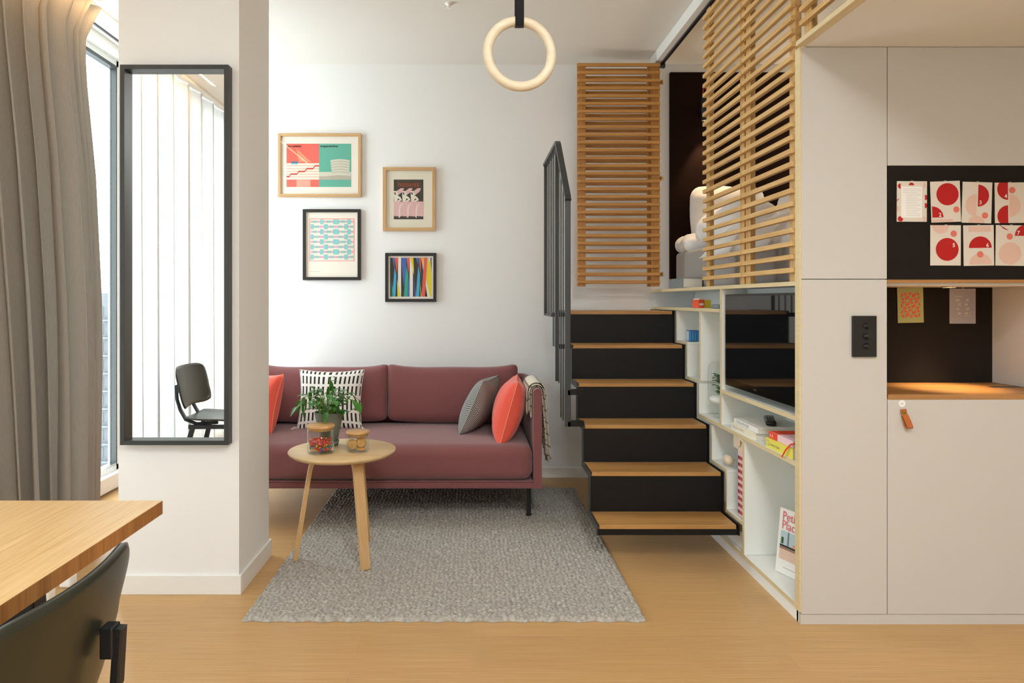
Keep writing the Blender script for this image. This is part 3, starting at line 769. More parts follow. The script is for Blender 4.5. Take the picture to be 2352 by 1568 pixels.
# ------------------------------------------------------------------ stairs
SX0, SX1 = .603, 1.298
nose = [3.316, 3.524, 3.742, 3.953, 4.170, 4.380]; ztop = [.200, .404, .608, .811, 1.018, 1.222]
t = thing('staircase', 'black steel staircase with wooden treads rising to the loft bed', 'staircase', (.95, 3.3, .15))
for i in range(6):
    yb = nose[i+1]+.004 if i < 5 else BW-.02
    build(B(SX0+.014, SX1-.016, nose[i], yb, ztop[i]-.020, ztop[i], 'tread_wood'), 'tread', t, 'pale wooden tread', bevel=.0015)
for i in range(1, 6):
    build(B(SX0+.006, SX1-.008, nose[i]+.006, nose[i]+.012, ztop[i-1], ztop[i]-.021, 'stair_black'), 'riser', t)
build(B(SX0+.006, SX1-.008, nose[0]+.003, nose[0]+.012, ztop[0]-.05, ztop[0]-.021, 'stair_black'), 'riser', t)
def zig(off_lo, off_hi, ends=True):
    up = []; lo = []
    for i in range(6):
        y = nose[i]; z = ztop[i]; zb = ztop[i-1] if i else ztop[0]-.05
        up += [(y-.004, zb+(.003 if i else 0)), (y-.004, z+.003)]
        lo += [(y+.030, zb-.028 if i else zb), (y+.030, z-.026)]
    up.append((BW-.015, ztop[5]+.003)); lo.append((BW-.015, ztop[5]-.026))
    return up+lo[::-1]
def zigmb(x0, x1, m):
    # stepped side plate built from quads
    mb = MB()
    for i in range(6):
        y = nose[i]; z = ztop[i]; zb = ztop[i-1]+.003 if i else ztop[0]-.05
        mb.box(x0, x1, y-.004, y+.026, zb if i == 0 else zb-.03, z+.003, m)
        ye = nose[i+1]-.004 if i < 5 else BW-.015
        mb.box(x0, x1, y+.026, ye, z-.027, z+.003, m)
    return mb
build(zigmb(SX0, SX0+.0055, 'rail_black'), 'stringer', t); build(zigmb(SX1-.0075, SX1, 'stair_black'), 'stringer', t)

# railing
t = thing('stair_railing', 'black metal bar railing along the left side of the stairs', 'railing', (.52, 3.7, .6))
xr = .515
def htop(y): return 2.245 if y >= 4.116 else 2.245-(4.116-y)*(2.245-1.845)/(4.116-3.68)
build(MB().strip([(xr, 4.81, 2.245), (xr, 4.2, 2.245), (xr, 4.13, 2.243), (xr, 4.10, 2.225), (xr, 3.695, 1.855), (xr, 3.675, 1.83)], (1, 0, 0), .034, .022, 'rail_black'), 'handrail', t, bevel=.003)
def zlow(y):
    z = .61
    for i in range(3, 6):
        if y > nose[i]+.02: z = [.80, 1.0, 1.185][i-3]
    return z
bys = [3.69+i*.0932 for i in range(13)]
for i, y in enumerate(bys):
    wx = .030 if i == 0 else .020 if i in (5, 12) else .007; wy = .022 if i in (0, 5, 12) else .012
    build(B(xr-wx/2, xr+wx/2, y-wy/2, y+wy/2, zlow(y), htop(y)-.004, 'rail_black'), 'baluster', t, bevel=.002)
for y0_, z_ in ((3.69, .615), (3.69, .785), (4.17, 1.0), (4.4, 1.19)):
    build(B(xr, SX0+.001, y0_-.011, y0_+.04, z_-.004, z_+.022, 'stair_black'), 'bracket', t)
build(B(xr-.006, xr+.006, 4.40, 4.81, 1.185, 1.20, 'rail_black'), 'bottom_rail', t)

# ------------------------------------------------------------------ shelf unit beside stairs
XB = 1.62; EP = .006
t = thing('storage_shelf', 'white open shelf unit with plywood edges beside stairs under the loft', 'shelf unit', (1.46, 3.8, 0))
def shelfb(name, y0, y1, z0, z1, xb=XB, xf=XS, lab=None):
    m = MB().box(xf+.003, xb, y0, y1, z0, z1, 'laminate_white').box(xf, xf+.003, y0, y1, z0, z1, 'ply_edge'); return build(m, name, t)
T = .018
shelfb('shelf', 3.605, BW-.003, 1.228, 1.246)           # A
shelfb('upright', 3.600-T, 3.600, .639, 1.349)              # V1
shelfb('upright', 3.93-T, 3.93, .83, 1.227)                 # V2
shelfb('shelf', 2.756, 3.945, .620, .638)                # C
shelfb('shelf', 2.756, 3.581, .805, .823)                # D
shelfb('upright', 3.300-T, 3.300, .068, .619)            # V3
shelfb('shelf', 2.756, 3.9, .050, .067)                   # bottom
for i in range(6):                                            # stepped boards following the stairs
    z = ztop[i]+.004; ye = nose[i+1]-.006 if i < 5 else BW-.02
    if i not in (2, 5): shelfb('stepped_board', nose[i]-.014, ye, z, z+T-.004)
    if i in (1, 2, 4, 5): shelfb('stepped_board', nose[i]-.018, nose[i]-.006, ztop[i-1]+T+.001, ztop[i]+.003)
shelfb('stepped_board', nose[3]-.018, nose[3]-.006, ztop[2]+.031, ztop[3]+.003)
build(B(XB, XB+.01, 2.756, BW-.002, .0, 1.349, 'laminate_white'), 'back_panel', t)
build(B(1.44, 1.452, 2.756, 3.581, .824, 1.349, 'laminate_white'), 'back_panel', t)
build(B(XS+.004, XS+.02, 2.74, BW-.002, .0, .0495, 'plain_white'), 'plinth', t)
build(MB().box(XS-.003, XS+.004, YC-.0, 2.755, .05, SOF-.001, 'ply_edge').box(XS+.004, XB, 2.743, 2.755, .0, 1.349, 'laminate_white'), 'end_panel', t)
build(B(XS+.02, XS+.23, 3.33, 3.60, .068, .150, 'plain_white'), 'drawer_box', t)

# loft platform + mattress
m = MB().box(XS+.002, XR-.002, 2.756, BW-.002, 1.350, PLAT, 'plain_white').box(XS-.001, XS+.002, 2.756, BW-.002, 1.350, PLAT, 'ply_edge')
tag(build(m, 'loft_platform'), 'white loft bed platform with plywood edge above the shelf unit', 'loft platform')
struct(B(1.435, XR, BW-.03, BW-.001, PLAT, 2.945, 'headboard_brown'), 'wall_loft_panel')
tag(build(MB().softbox((2.25, 3.92, PLAT+.133), (.79, 1.005, .132), .03, 'sheet_grey', 20), 'mattress'), 'grey covered mattress on the loft platform', 'mattress')
def duvet():
    def fn(a, b):
        x = 1.438+1.55*a; y = 2.90+1.42*b
        e = min(1, min(a, 1-a)*9)**.5*min(1, min(b, 1-b)*7)**.5
        z = PLAT+.19+e*(.19+.035*sin(x*9+y*4)+.03*sin(y*11-x*5)+.05*(sin(x*4.2+1.2)*sin(y*5)))
        return (x, y, z)
    m = MB().surf(fn, 60, 60, 'linen_white'); 
    return tag(build(m, 'duvet', solid=.01), 'rumpled white duvet spread on the loft mattress', 'duvet')
duvet()
def puff(c, h, r, M=None, w=.012): 
    def wp(Q, fx, fy, fz): return Q*(1+w*sin(5*fx+3*fz)+w*sin(4*fy-3*fx))+Vector((0, 0, .012*sin(fy*7+fx*3)))
    return MB().softbox(c, h, r, 'linen_white', 18, .02, M=M, warp=wp)
tag(build(puff((1.80, 4.83, PLAT+.505), (.255, .075, .205), .07, Matrix.Rotation(R(-8), 4, 'X'), .02), 'pillow'), 'white pillow propped upright in the lamplight at loft back wall', 'pillow', 'bed pillows')
tag(build(puff((1.715, 4.44, PLAT+.395), (.175, .36, .125), .12), 'pillow'), 'plump white pillow lying along the open corner of the loft bed', 'pillow', 'bed pillows')
tag(build(puff((2.35, 4.62, PLAT+.46), (.27, .11, .20), .10, Matrix.Rotation(R(-22), 4, 'X')), 'pillow'), 'white pillow further right behind the slatted panels', 'pillow', 'bed pillows')
tag(build(puff((1.63, 4.80, PLAT+.315), (.17, .15, .05), .045), 'folded_blanket'), 'white folded blanket overhanging the far corner of the mattress', 'blanket')
# book on platform
t = thing('book', 'thick grey bound book lying at the edge of loft platform', 'book', (1.39, 4.45, PLAT))
m = MB(); x0, x1, y0, y1 = 1.325, 1.452, 4.30, 4.60
m.box(x0, x1, y0, y1, PLAT+.001, PLAT+.005, 'spinegrey').box(x0, x1, y0, y1, PLAT+.061, PLAT+.065, 'spinegrey').box(x0, x0+.004, y0, y1, PLAT+.005, PLAT+.061, 'spinegrey')
build(m, 'cover', t); build(B(x0+.004, x1-.004, y0+.004, y1-.004, PLAT+.005, PLAT+.061, 'pages'), 'pages', t)
# reading lamp
lx, ly = 1.665, BW-.10
t = thing('reading_lamp', 'black cylindrical reading lamp with red cord on dark loft wall', 'lamp', (lx, ly, 2.58))
build(MB().lathe([(.026, 2.575), (.032, 2.58), (.032, 2.74), (.024, 2.755), (0, 2.757)], (lx, ly, 0), 'black_metal', 24, cap=False), 'lamp_shade', t)
build(MB().tube([(lx, ly+.03, 2.66), (lx, BW-.03, 2.66)], .008, 'black_metal').lathe([(.03, 0), (.03, .001)], (lx, BW-.034, 2.66), 'black_metal', 16), 'wall_bracket', t)
build(MB().tube([(lx-.018, ly, 2.755), (lx-.014, ly, 2.80), (lx-.004, ly, 2.815), (lx+.006, ly, 2.80), (lx+.01, ly, 2.755)], .003, 'ribbonred', 8), 'cord', t)
build(MB().lathe([(0, 2.60), (.02, 2.60), (.02, 2.61), (0, 2.615)], (lx, ly, 0), 'bulb_warm', 16), 'bulb', t)

# ------------------------------------------------------------------ slat panels
def slat_panel_y(y0, y1, z0, z1, zs, label, group, xs=XS):
    t = thing('slatted_panel', label, 'slatted panel', (xs, (y0+y1)/2, z0), group)
    for a in (y0+.004, y1-.058): build(B(xs+.005, xs+.028, a, a+.054, z0, z1, 'stile_wood'), 'stile', t)
    for z in zs: build(B(xs-.016, xs+.0045, y0, y1, z, z+.0205, 'slat_wood'), 'slat', t, bevel=.0012, bseg=1)
    return t
ZS = [1.403+.0538*k for k in range(29) if 1.403+.0538*k+.02 < 2.92]
slat_panel_y(3.283, 3.825, PLAT+.001, 2.915, ZS, 'closed vertical slatted wood panel left of the pair, next to the bed opening', 'slatted loft panels')
slat_panel_y(2.762, 3.273, PLAT+.001, 2.915, ZS, 'closed vertical slatted wood panel touching the tall white cabinet', 'slatted loft panels')
ZU = [z for z in ZS if z > SOF+.03]
slat_panel_y(2.145, 2.695, SOF+.02, 2.915, ZU, 'short slatted wood panel above the white cabinet and lowered ceiling', 'slatted loft panels')
slat_panel_y(1.59, 2.135, SOF+.02, 2.915, ZU, 'short slatted wood panel nearest the camera at top edge', 'slatted loft panels')
def slat_panel_x(x0, x1, yf, front, label):
    z0, z1 = 1.388, 2.925; zs = [1.408+.0532*k for k in range(29) if 1.408+.0532*k < 2.90]
    t = thing('slatted_panel', label, 'slatted panel', ((x0+x1)/2, yf, z0), 'slatted loft panels')
    sl = (yf-.02, yf) if front else (yf+.0235, yf+.0435)
    for a in (x0+.0, x1-.056): build(B(a, a+.056, yf+.0005, yf+.023, z0, z1, 'stile_wood_warm'), 'stile', t)
    for z in zs: build(B(x0+.003, x1-.002, sl[0], sl[1], z, z+.0205, 'slat_wood_x'), 'slat', t, bevel=.0012, bseg=1)
    return t
t = slat_panel_x(.722, 1.29, 4.70, True, 'slatted wood door swung open in front of the back wall')
for zz in (1.47, 2.13, 2.79):
    h = MB().box(1.289, 1.312, 4.695, 4.703, zz-.012, zz+.012, 'brass').tube([(1.303, 4.69, zz-.016), (1.303, 4.69, zz+.016)], .004, 'brass', 8); build(h, 'hinge', t)
slat_panel_x(.735, 1.28, 4.765, False, 'slatted wood door folded behind the open slatted door')
# rail
t = thing('door_rail', 'white ceiling rail with black track carrying the slatted panels', 'rail', (XS, 3.7, 2.92))
build(B(1.265, 1.325, 1.5, 4.86, 2.935, CEIL-.001, 'trim_white'), 'housing', t); build(B(1.303, 1.323, 1.5, 4.80, 2.922, 2.9345, 'black_metal'), 'track', t)
build(MB().lathe([(.012, -.03), (.015, -.02), (.015, 0), (.008, .004)], (1.314, 4.70, 2.92), 'black_metal', 12), 'roller', t)

# soffit and loft front over the kitchen
struct(B(XS+.0205, XR, YF, 2.738, SOF, SOF+.018, 'ceiling_white'), 'ceiling_kitchen')
struct(B(XS-.018, XS+.02, YF, 2.716, SOF, SOF+.019, 'ply_edge'), 'trim_4')
struct(B(XS-.01, XS+.02, YF, 1.58, SOF+.019, CEIL, 'wall_white'), 'wall_loft_side')

# ------------------------------------------------------------------ TV, books and objects on the shelf
t = thing('television', 'flat black television mounted in the shelf niche', 'television', (1.33, 3.15, .852))
build(B(1.318, 1.352, 2.757, 3.560, .852, 1.322, 'tv_black'), 'body', t, bevel=.003)
build(B(1.3165, 1.3180, 2.765, 3.552, .888, 1.312, 'tv_screen'), 'screen', t)
build(MB().poly([(1.3172, 3.20, .868), (1.3172, 3.165, .868), (1.3172, 3.165, .877), (1.3172, 3.20, .877)], 'steel'), 'badge', t)
build(B(1.353, 1.439, 3.0, 3.3, .95, 1.2, 'black_metal'), 'mount', t)
def book(x0, x1, y0, y1, z0, th_, cov, label, art=None, group='books on the middle shelf'):
    t = thing('book', label, 'book', ((x0+x1)/2, (y0+y1)/2, z0), group); c = .003
    m = MB().box(x0, x1, y0, y1, z0, z0+c, cov).box(x0, x1, y0, y1, z0+th_-c, z0+th_, cov).box(x0-.001, x0+c, y0, y1, z0, z0+th_, cov)
    if art: art(m, x0-.0015, y0, y1, z0, z0+th_)
    build(m, 'cover', t, bevel=.001); build(B(x0+c, x1-.005, y0+.004, y1-.004, z0+c, z0+th_-c, 'pages'), 'pages', t)
    return t
def spine_text(txt, size, mt, yoff=.02, sx=1):
    return lambda m, x, y0, y1, z0, z1: m.text(txt, size, (x, y1-yoff, z0+(z1-z0)*.28), (0, -1, 0), (0, 0, 1), mt, sx=sx)
zc = .6385
book(1.318, 1.56, 3.175, 3.475, zc, .034, 'spinecream', 'thick cream hardback book at the bottom of the left stack', spine_text('DESIGN HOMES', .020, 'greyline', .02))
book(1.322, 1.55, 3.16, 3.445, zc+.0345, .027, 'spinewhite', 'white paperback book on top of cream book under the remote', spine_text('THE ILLUSTRATION', .017, 'spinegrey', .03))
t = thing('remote_control', 'black remote control lying on the white book', 'remote control', (1.43, 3.3, zc+.062))
Mr = Matrix.Translation((1.43, 3.28, zc+.0755)) @ Matrix.Rotation(R(-20), 4, 'Z')
build(MB().softbox((0, 0, 0), (.024, .095, .0125), .011, 'tv_black', 8, M=Mr), 'body', t)
mb = MB()
for i in range(4):
    for j in (-1, 0, 1): mb.lathe([(.004, .0125), (.004, .014), (0, .014)], (j*.012, -.05+i*.022, 0), 'mirror_frame', 8)
mb.v = [tuple(Mr @ Vector(p)) for p in mb.v]; build(mb, 'buttons', t)
def yart(m, x, y0, y1, z0, z1):
    m.disc((x, y1-.022, (z0+z1)/2), .013, 'spinegrey', (0, 1, 0), (0, 0, 1), seg=16); m.disc((x-.0003, y1-.022, (z0+z1)/2), .011, 'spineyellow', (0, 1, 0), (0, 0, 1), seg=16)
    m.text('Lonely Guide', .017, (x, y1-.045, z0+.014), (0, -1, 0), (0, 0, 1), 'spinegrey')
def part_(m, x, y0, y1, z0, z1):
    m.poly([(x, y1, z0), (x, y1-.085, z0), (x, y1-.085, z1), (x, y1, z1)], 'spinered')
    m.text('A-X', .022, (x-.0004, y1-.008, z0+.006), (0, -1, 0), (0, 0, 1), 'paper')
    m.poly([(x+.002, y1, z1+.0003), (x+.002, y1-.085, z1+.0003), (x+.11, y1-.085, z1+.0003), (x+.11, y1, z1+.0003)][::-1], 'spinered')
book(1.302+.012, 1.50, 2.80, 3.055, zc, .042, 'spineyellow', 'thick yellow book at the bottom of right stack', yart)
t = book(1.322, 1.49, 2.815, 3.04, zc+.0425, .029, 'spinepink', 'pink book with red end on top of yellow book', part_)
build(MB().strip([(1.40, 2.812, zc+.060), (1.33, 2.812, zc+.062), (1.312, 2.815, zc+.058), (1.300, 2.835, zc+.03), (1.296, 2.86, zc-.004)], (.1, .9, .35), .009, .0012, 'ribbonred'), 'ribbon', t)
# glass bell vase with plant
vc = (1.392, 3.81, .6385); t = thing('glass_vase', 'clear glass bell terrarium on glass foot holding a leafy plant', 'vase', vc)
vp = [(.0, .0), (.045, 0), (.048, .008), (.03, .018), (.026, .04), (.04, .062), (.068, .085), (.075, .11), (.076, .25), (.070, .29), (.055, .307), (0, .312)]
build(MB().lathe(vp, vc, 'glass_clear', 36), 'glass', t)
build(MB().lathe([(0, .062), (.035, .066), (.064, .09), (.068, .105), (.05, .12), (0, .125)], vc, 'plain_white', 24), 'white_gravel', t)
fo = MB(); rn = random.Random(3)
for i in range(26):
    a = rn.uniform(0, 6.28); b = Vector((vc[0]+.01*cos(a), vc[1]+.01*sin(a), vc[2]+.12)); leaf(fo, b+Vector((0, 0, rn.uniform(0, .11))), (cos(a), sin(a), 1.0), .068, .045, .5, 'leaf_dark' if i % 2 else 'leaf')
fo.tube([(vc[0], vc[1], vc[2]+.14), (vc[0], vc[1], vc[2]+.24)], .003, 'stem', 6)
build(fo, 'foliage', t)
# small things on upper shelves
mb = MB().box(1.340, 1.404, 4.22, 4.28, 1.0385, 1.105, 'spineblue')
for k in range(4): mb.box(1.3395, 1.34, 4.224+k*.014, 4.231+k*.014, 1.042, 1.10, 'paper'); mb.box(1.344+k*.016, 1.350+k*.016, 4.2193, 4.2199, 1.04, 1.10, 'ccyan')
tag(build(mb, 'playing_card_box', bevel=.001), 'small blue striped box on the stepped shelf', 'box')
mb = MB().box(1.34, 1.375, 4.045, 4.16, 1.2465, 1.295, 'boxorange').box(1.375, 1.415, 4.05, 4.16, 1.2465, 1.292, 'boxyellow')
mb.box(1.345, 1.41, 4.05, 4.155, 1.295, 1.303, 'paper').box(1.345, 1.37, 4.0445, 4.045, 1.262, 1.274, 'paper')
tag(build(mb, 'game_box', bevel=.001), 'small orange and yellow box on the top shelf', 'box')
tag(build(MB().softbox((1.40, 3.76, 1.258), (.07, .06, .011), .008, 'spinegrey', 8).softbox((1.43, 3.75, 1.275), (.05, .05, .006), .005, 'black_metal', 6), 'router'), 'flat dark grey gadget on the top shelf near television', 'gadget')
# paper giraffe like checked tower
t = thing('paper_toy', 'tall paper toy column with red and pink checks on the lower stepped shelf', 'toy', (1.335, 3.36, .224))
y0, y1 = 3.325, 3.40; xf = 1.323
col = MB().box(xf, xf+.03, y0, y1, .2235, .552, 'checkpink')
for k in range(9):
    z = .236+k*.0335
    for j, mm in enumerate(('checkdark', 'checkred', 'checkdark')):
        a = y0+(y1-y0)*(j/3+.02); b = y0+(y1-y0)*((j+1)/3-.02) ; col.box(xf-.0008, xf, a, b, z, z+.017, mm); col.box(xf+.010*j, xf+.010*(j+.96), y0-.0008, y0, z, z+.017, mm)
build(col, 'body', t)
hd = MB().box(xf-.002, xf+.034, y0-.004, y1+.055, .552, .612, 'facebeige')
for (a, b, c, d) in ((.57, .60, .03, .042), (.585, .597, .02, .03), (.562, .57, .05, .06)): hd.box(xf-.003, xf-.002, y0+c, y0+d, a, b, 'magwood')
build(hd, 'head', t)
tag(build(MB().softbox((1.335, 3.56, .460), (.022, .034, .0245), .022, 'facebeige', 8), 'toy_ball'), 'small beige ball toy on the stepped shelf beside the paper column', 'toy')
# magazine
t = thing('magazine', 'white magazine titled Petite Places standing in the lower shelf compartment', 'magazine', (1.40, 3.0, .068))
o = Vector((1.372, 3.093, .069)); u = Vector((.33, -.92, 0)).normalized(); v = Vector((.10, .03, 1)).normalized(); nn = u.cross(v)
W_, H_ = .215, .285
m = MB(); bk_ = -nn*.008
if nn.x > 0: nn = -nn
m.add([o, o+u*W_, o+u*W_+v*H_, o+v*H_]+[q-nn*.008 for q in (o, o+u*W_, o+u*W_+v*H_, o+v*H_)], [(0,1,2,3),(7,6,5,4),(0,4,5,1),(1,5,6,2),(2,6,7,3),(3,7,4,0)], 'spinewhite')
build(m, 'pages', t); m = MB()
def mr(a, b, c, d, mm, k=1):
    q = [o+u*W_*x+v*H_*y+nn*.0004*k for x, y in ((a, b), (c, b), (c, d), (a, d))]; m.poly(q, mm)
mr(0, 0, 1, 1, 'spinewhite', 1); mr(.07, .22, .93, .66, 'magblue', 2); mr(.07, .22, .93, .40, 'magpeach', 3); mr(.07, .38, .6, .42, 'magwood', 4); mr(.07, .42, .55, .445, 'cblack', 4)
mr(.62, .22, .72, .80, 'magwood', 5); mr(.26, .45, .30, .66, 'spinegrey', 4); mr(.62, .22, .93, .36, 'magwood', 4); mr(.42, .45, .52, .50, 'orangepeach', 4); mr(.1, .46, .16, .56, 'leaf_dark', 4); mr(.2, .1, .8, .11, 'greyline', 4)
m.text('Petite', .056, o+u*.018+v*.236+nn*.003, u, v, 'magpink', sx=.85); m.text('Places', .056, o+u*.018+v*.196+nn*.003, u, v, 'magpink', sx=.85)
build(m, 'cover', t)

# ------------------------------------------------------------------ kitchen cabinets
XC = WX(2038, YC); g = .0015
t = thing('tall_cabinet', 'tall narrow white cabinet with two flat doors beside the shelf unit', 'cabinet', (1.48, YC, 0))
build(B(XS+.0045, XC, YC+.018, 2.742, .041, SOF-.001, 'cabinet_white'), 'body', t)
build(B(XS+.0045, XC-g, YC, YC+.0175, WZ(1410, YC), WZ(641, YC)-g, 'cabinet_white'), 'door', t, 'lower door', bevel=.0008)
build(B(XS+.0045, XC-g, YC, YC+.0175, WZ(641, YC)+g, SOF-.002, 'cabinet_white'), 'door', t, 'upper door', bevel=.0008)
t2 = thing('wall_cabinet', 'wide white upper cabinet door above the black pinboard', 'cabinet', (2.2, YC, 1.83))
zb = WZ(380, YC)
build(B(XC+g, XR-.002, YC+.018, 3.10, zb, SOF-.002, 'cabinet_white'), 'body', t2); build(B(XC+g, XR-.002, YC, YC+.0175, zb, SOF-.002, 'cabinet_white'), 'door', t2, bevel=.0008)
t3 = thing('pinboard', 'black magnetic board above the counter niche carrying red and white cards', 'board', (2.2, YC, 1.37))
zn = 1.366
build(B(XC+.001, XR-.002, YC+.001, YC+.018, zn+.008, zb-.002, 'board_black'), 'panel', t3, bevel=.0008)
struct(B(XC+.001, XR-.002, YC+.003, 3.11, zn-.006, zn+.0075, 'worktop_wood'), 'trim_5')
t4 = thing('counter_niche', 'open niche over the counter with black back panel and white side', 'niche', (2.0, 3.11, .93))
XN = 2.367
build(B(XC, XN, 3.108, 3.12, .918, zn-.006, 'board_black'), 'back_panel', t4); build(B(XN, XN+.018, YC+.02, 3.12, .918, zn-.0065, 'cabinet_white'), 'side_panel', t4)
build(B(XC-.018, XC-.0005, YC+.02, 3.12, .918, zn-.0065, 'cabinet_white'), 'side_panel', t4)
build(B(XC+.001, XN+.0, YC+.012, 3.107, zn-.012, zn-.0062, 'cabinet_white'), 'top_panel', t4)
zw = .9165
m = B(XC+.002, XR-.002, YC-.002, 3.12, zw-.020, zw, 'worktop_wood')
tag(build(m, 'worktop', bevel=.001), 'oiled wooden counter top running under the niche', 'worktop')
m = MB(); xa, ya = WX(2290, 2.95), 2.95
m.strip([(xa-.03, ya, zw+.0006), (xa+.16, ya, zw+.0006)], (0, 1, 0), .03, .001, 'black_metal'); tag(build(m, 'cable_grommet'), 'thin black slot plate set into the counter top', 'grommet')
t5 = thing('base_cabinet', 'white cabinet with one flat door under the wooden counter', 'cabinet', (2.4, YC, .04))
build(B(XC+g, XR-.002, YC+.018, 3.12, .041, zw-.022, 'cabinet_white'), 'body', t5)
d5 = build(B(XC+g, XR-.002, YC, YC+.0175, WZ(1410, YC), WZ(916, YC), 'cabinet_white'), 'door', t5, bevel=.0008)
hx_, hz_ = WX(2074, YC), WZ(947, YC)
pts = [(hx_, YC-.003, hz_+.014), (hx_, YC-.005, hz_), (hx_+.006, YC-.012, hz_-.018), (hx_+.010, YC-.022, hz_-.040), (hx_+.013, YC-.026, hz_-.055), (hx_+.013, YC-.020, hz_-.060), (hx_+.010, YC-.012, hz_-.050), (hx_+.003, YC-.002, hz_-.012)]
h = build(MB().strip(pts, (1, 0, .05), .024, .0028, 'leather'), 'handle', d5, 'tan leather loop pull', bevel=.0006)
build(MB().tube([(hx_, YC-.0005, hz_), (hx_, YC-.010, hz_)], .0085, 'brass', 20).tube([(hx_-.004, YC-.0105, hz_-.003), (hx_+.004, YC-.0105, hz_+.003)], .0008, 'black', 5), 'screw', t5, 'round brass screw')
sx_, sz_ = WX(2071.5, YC), WZ(926.5, YC)
build(MB().disc((sx_, YC-.0006, sz_), .0155, 'greyline').disc((sx_, YC-.0008, sz_), .0145, 'plain_white').text('-45-', .009, (sx_, YC-.001, sz_-.003), (1,0,0), (0,0,1), 'spinegrey', 'CENTER'), 'sticker', t5, 'round white sticker')
struct(MB().box(XS+.004, XR, YC+.004, YC+.016, 0, .0405, 'cabinet_white'), 'trim_6')
# puck light
px_ = WX(2180, 2.93)
t = thing('spotlight', 'small round recessed spotlight glowing over the counter', 'light', (px_, 2.93, zn-.02))
build(MB().lathe([(.026, -.008), (.03, -.006), (.03, 0)], (px_, 2.93, zn-.0125), 'steel', 24, cap=False), 'ring', t); build(MB().lathe([(0, -.007), (.024, -.007), (.024, -.005)], (px_, 2.93, zn-.0125), 'bulb_warm', 24), 'lens', t)
# outlet
t = thing('outlet_panel', 'black wall panel with three round knobs on the tall cabinet', 'switch', (WX(1982, YC), YC, WZ(819, YC)))
build(B(WX(1955.5, YC), WX(2010, YC), YC-.012, YC-.0003, WZ(819, YC), WZ(725, YC), 'socket_black'), 'plate', t, bevel=.0015)
for y in (748, 771.5, 794.5):
    c = (WX(1985.5, YC), YC-.012, WZ(y, YC)); mm = MB()
    mm.lathe([(.0125, 0), (.0125, .003), (.009, .0035), (.009, .010), (.007, .012), (0, .0125)], (0, 0, 0), 'socket_black', 20)
    mm.v = [(c[0]+p[0], c[1]-p[2], c[2]+p[1]) for p in mm.v]; build(mm, 'knob', t)

# cards ---------------------------------------------------------------
cardmats = 'cardpaper'
def card(x0, y0, x1, y1, Y, label, art, rot=0, paper='cardpaper', group='cards on the black boards'):
    Yp = Y-.0022; t = thing('card', label, 'card', (WX((x0+x1)/2, Y), Y, WZ(y1, Y)), group)
    cx, cz = WX((x0+x1)/2, Yp), WZ((y0+y1)/2, Yp); w, h = (x1-x0)/S(Yp), (y1-y0)/S(Yp); cr, sr = cos(R(rot)), sin(R(rot))
    u = Vector((cr, 0, sr)); v = Vector((-sr, 0, cr)); c = Vector((cx, Yp, cz))
    def P(a, b, k=1): return c+u*(a-.5)*w+v*(.5-b)*h+Vector((0, -.0004*k, 0))
    m = MB(); q = [P(0, 1, 0), P(1, 1, 0), P(1, 0, 0), P(0, 0, 0)]
    m.add(q+[p+Vector((0, .0012, 0)) for p in q], [(0,1,2,3),(7,6,5,4),(0,4,5,1),(1,5,6,2),(2,6,7,3),(3,7,4,0)], paper)
    build(m, 'paper', t)
    m = MB(); art(m, P, u, v, w, h); build(m, 'print', t)
    build(MB().strip([P(.5, -.012, 3), P(.5, .012, 3)], u, .014, .0008, 'glass_clear').tube([P(.46, -.01, 4), P(.54, -.008, 4)], .0007, 'paper', 5), 'tape', t)
def arcd(m, P, w, h, cx, cy, r, mt, k=1, a0=0, a1=360, clip=True):
    n = 40; pts = []
    for i in range(n+1):
        a = R(a0+(a1-a0)*i/n); x = cx+r*cos(a); y = cy-r*sin(a)*w/h
        if clip: x = min(1, max(0, x)); y = min(1, max(0, y))
        pts.append(P(x, y, k))
    if a1-a0 >= 359: pts = pts[:-1]
    m.poly(pts, mt)
def num(m, P, u, v, s_, x, y): m.text(s_, .021, P(x, y, 4), u, v, 'paper', 'CENTER', bold=.0005)
def a1_(m, P, u, v, w, h):
    for (x, y, mt, a, b) in ((.12, .12, 'cardred', 90, 270), (.48, .10, 'cardred', 0, 180), (.12, .93, 'cardred', 90, 360), (.93, .40, 'cardred', -90, 90), (.93, .6, 'cardred', -90, 90), (.08, .5, 'cardred', 90, 180), (.88, .1, 'cardpink', -90, 90), (.88, .93, 'cardpink', -90, 90), (.08, .68, 'cardpink', 90, 270)):
        arcd(m, P, w, h, x, y, .09, mt, 1, a, b)
    m.poly([P(.14, .9, 2), P(.84, .9, 2), P(.84, .13, 2), P(.14, .13, 2)], 'plain_white')
    for i in range(17): 
        y = .19+i*.041; m.poly([P(.2 if i < 3 else .3, y+.006, 3), P(.78-.1*(i % 3 == 2), y+.006, 3), P(.78-.1*(i % 3 == 2), y, 3), P(.2 if i < 3 else .3, y, 3)], 'greyline')
def a2_(m, P, u, v, w, h):
    arcd(m, P, w, h, .57, .32, .375, 'cardred'); arcd(m, P, w, h, .85, .70, .105, 'cardsalmon')
    m.poly([P(.03, .88, 1)]+[P(.03+.38*cos(R(a)), .88-.38*sin(R(a))*w/h, 1) for a in range(0, 91, 6)], 'cardred')
    m.poly([P(.03, .99, 1), P(.72, .99, 1), P(.72, .93, 1), P(.03, .93, 1)], 'cardpink'); num(m, P, u, v, '2', .29, .86)
def a3_(m, P, u, v, w, h):
    arcd(m, P, w, h, .53, .33, .37, 'cardred', 1, -90, 90); arcd(m, P, w, h, .49, .57, .38, 'cardpink', 1, 90, 270); arcd(m, P, w, h, .78, .81, .105, 'cardsalmon')
    arcd(m, P, w, h, .5, 1.02, .28, 'cardpink', 2, 0, 180); num(m, P, u, v, '3', .61, .54)
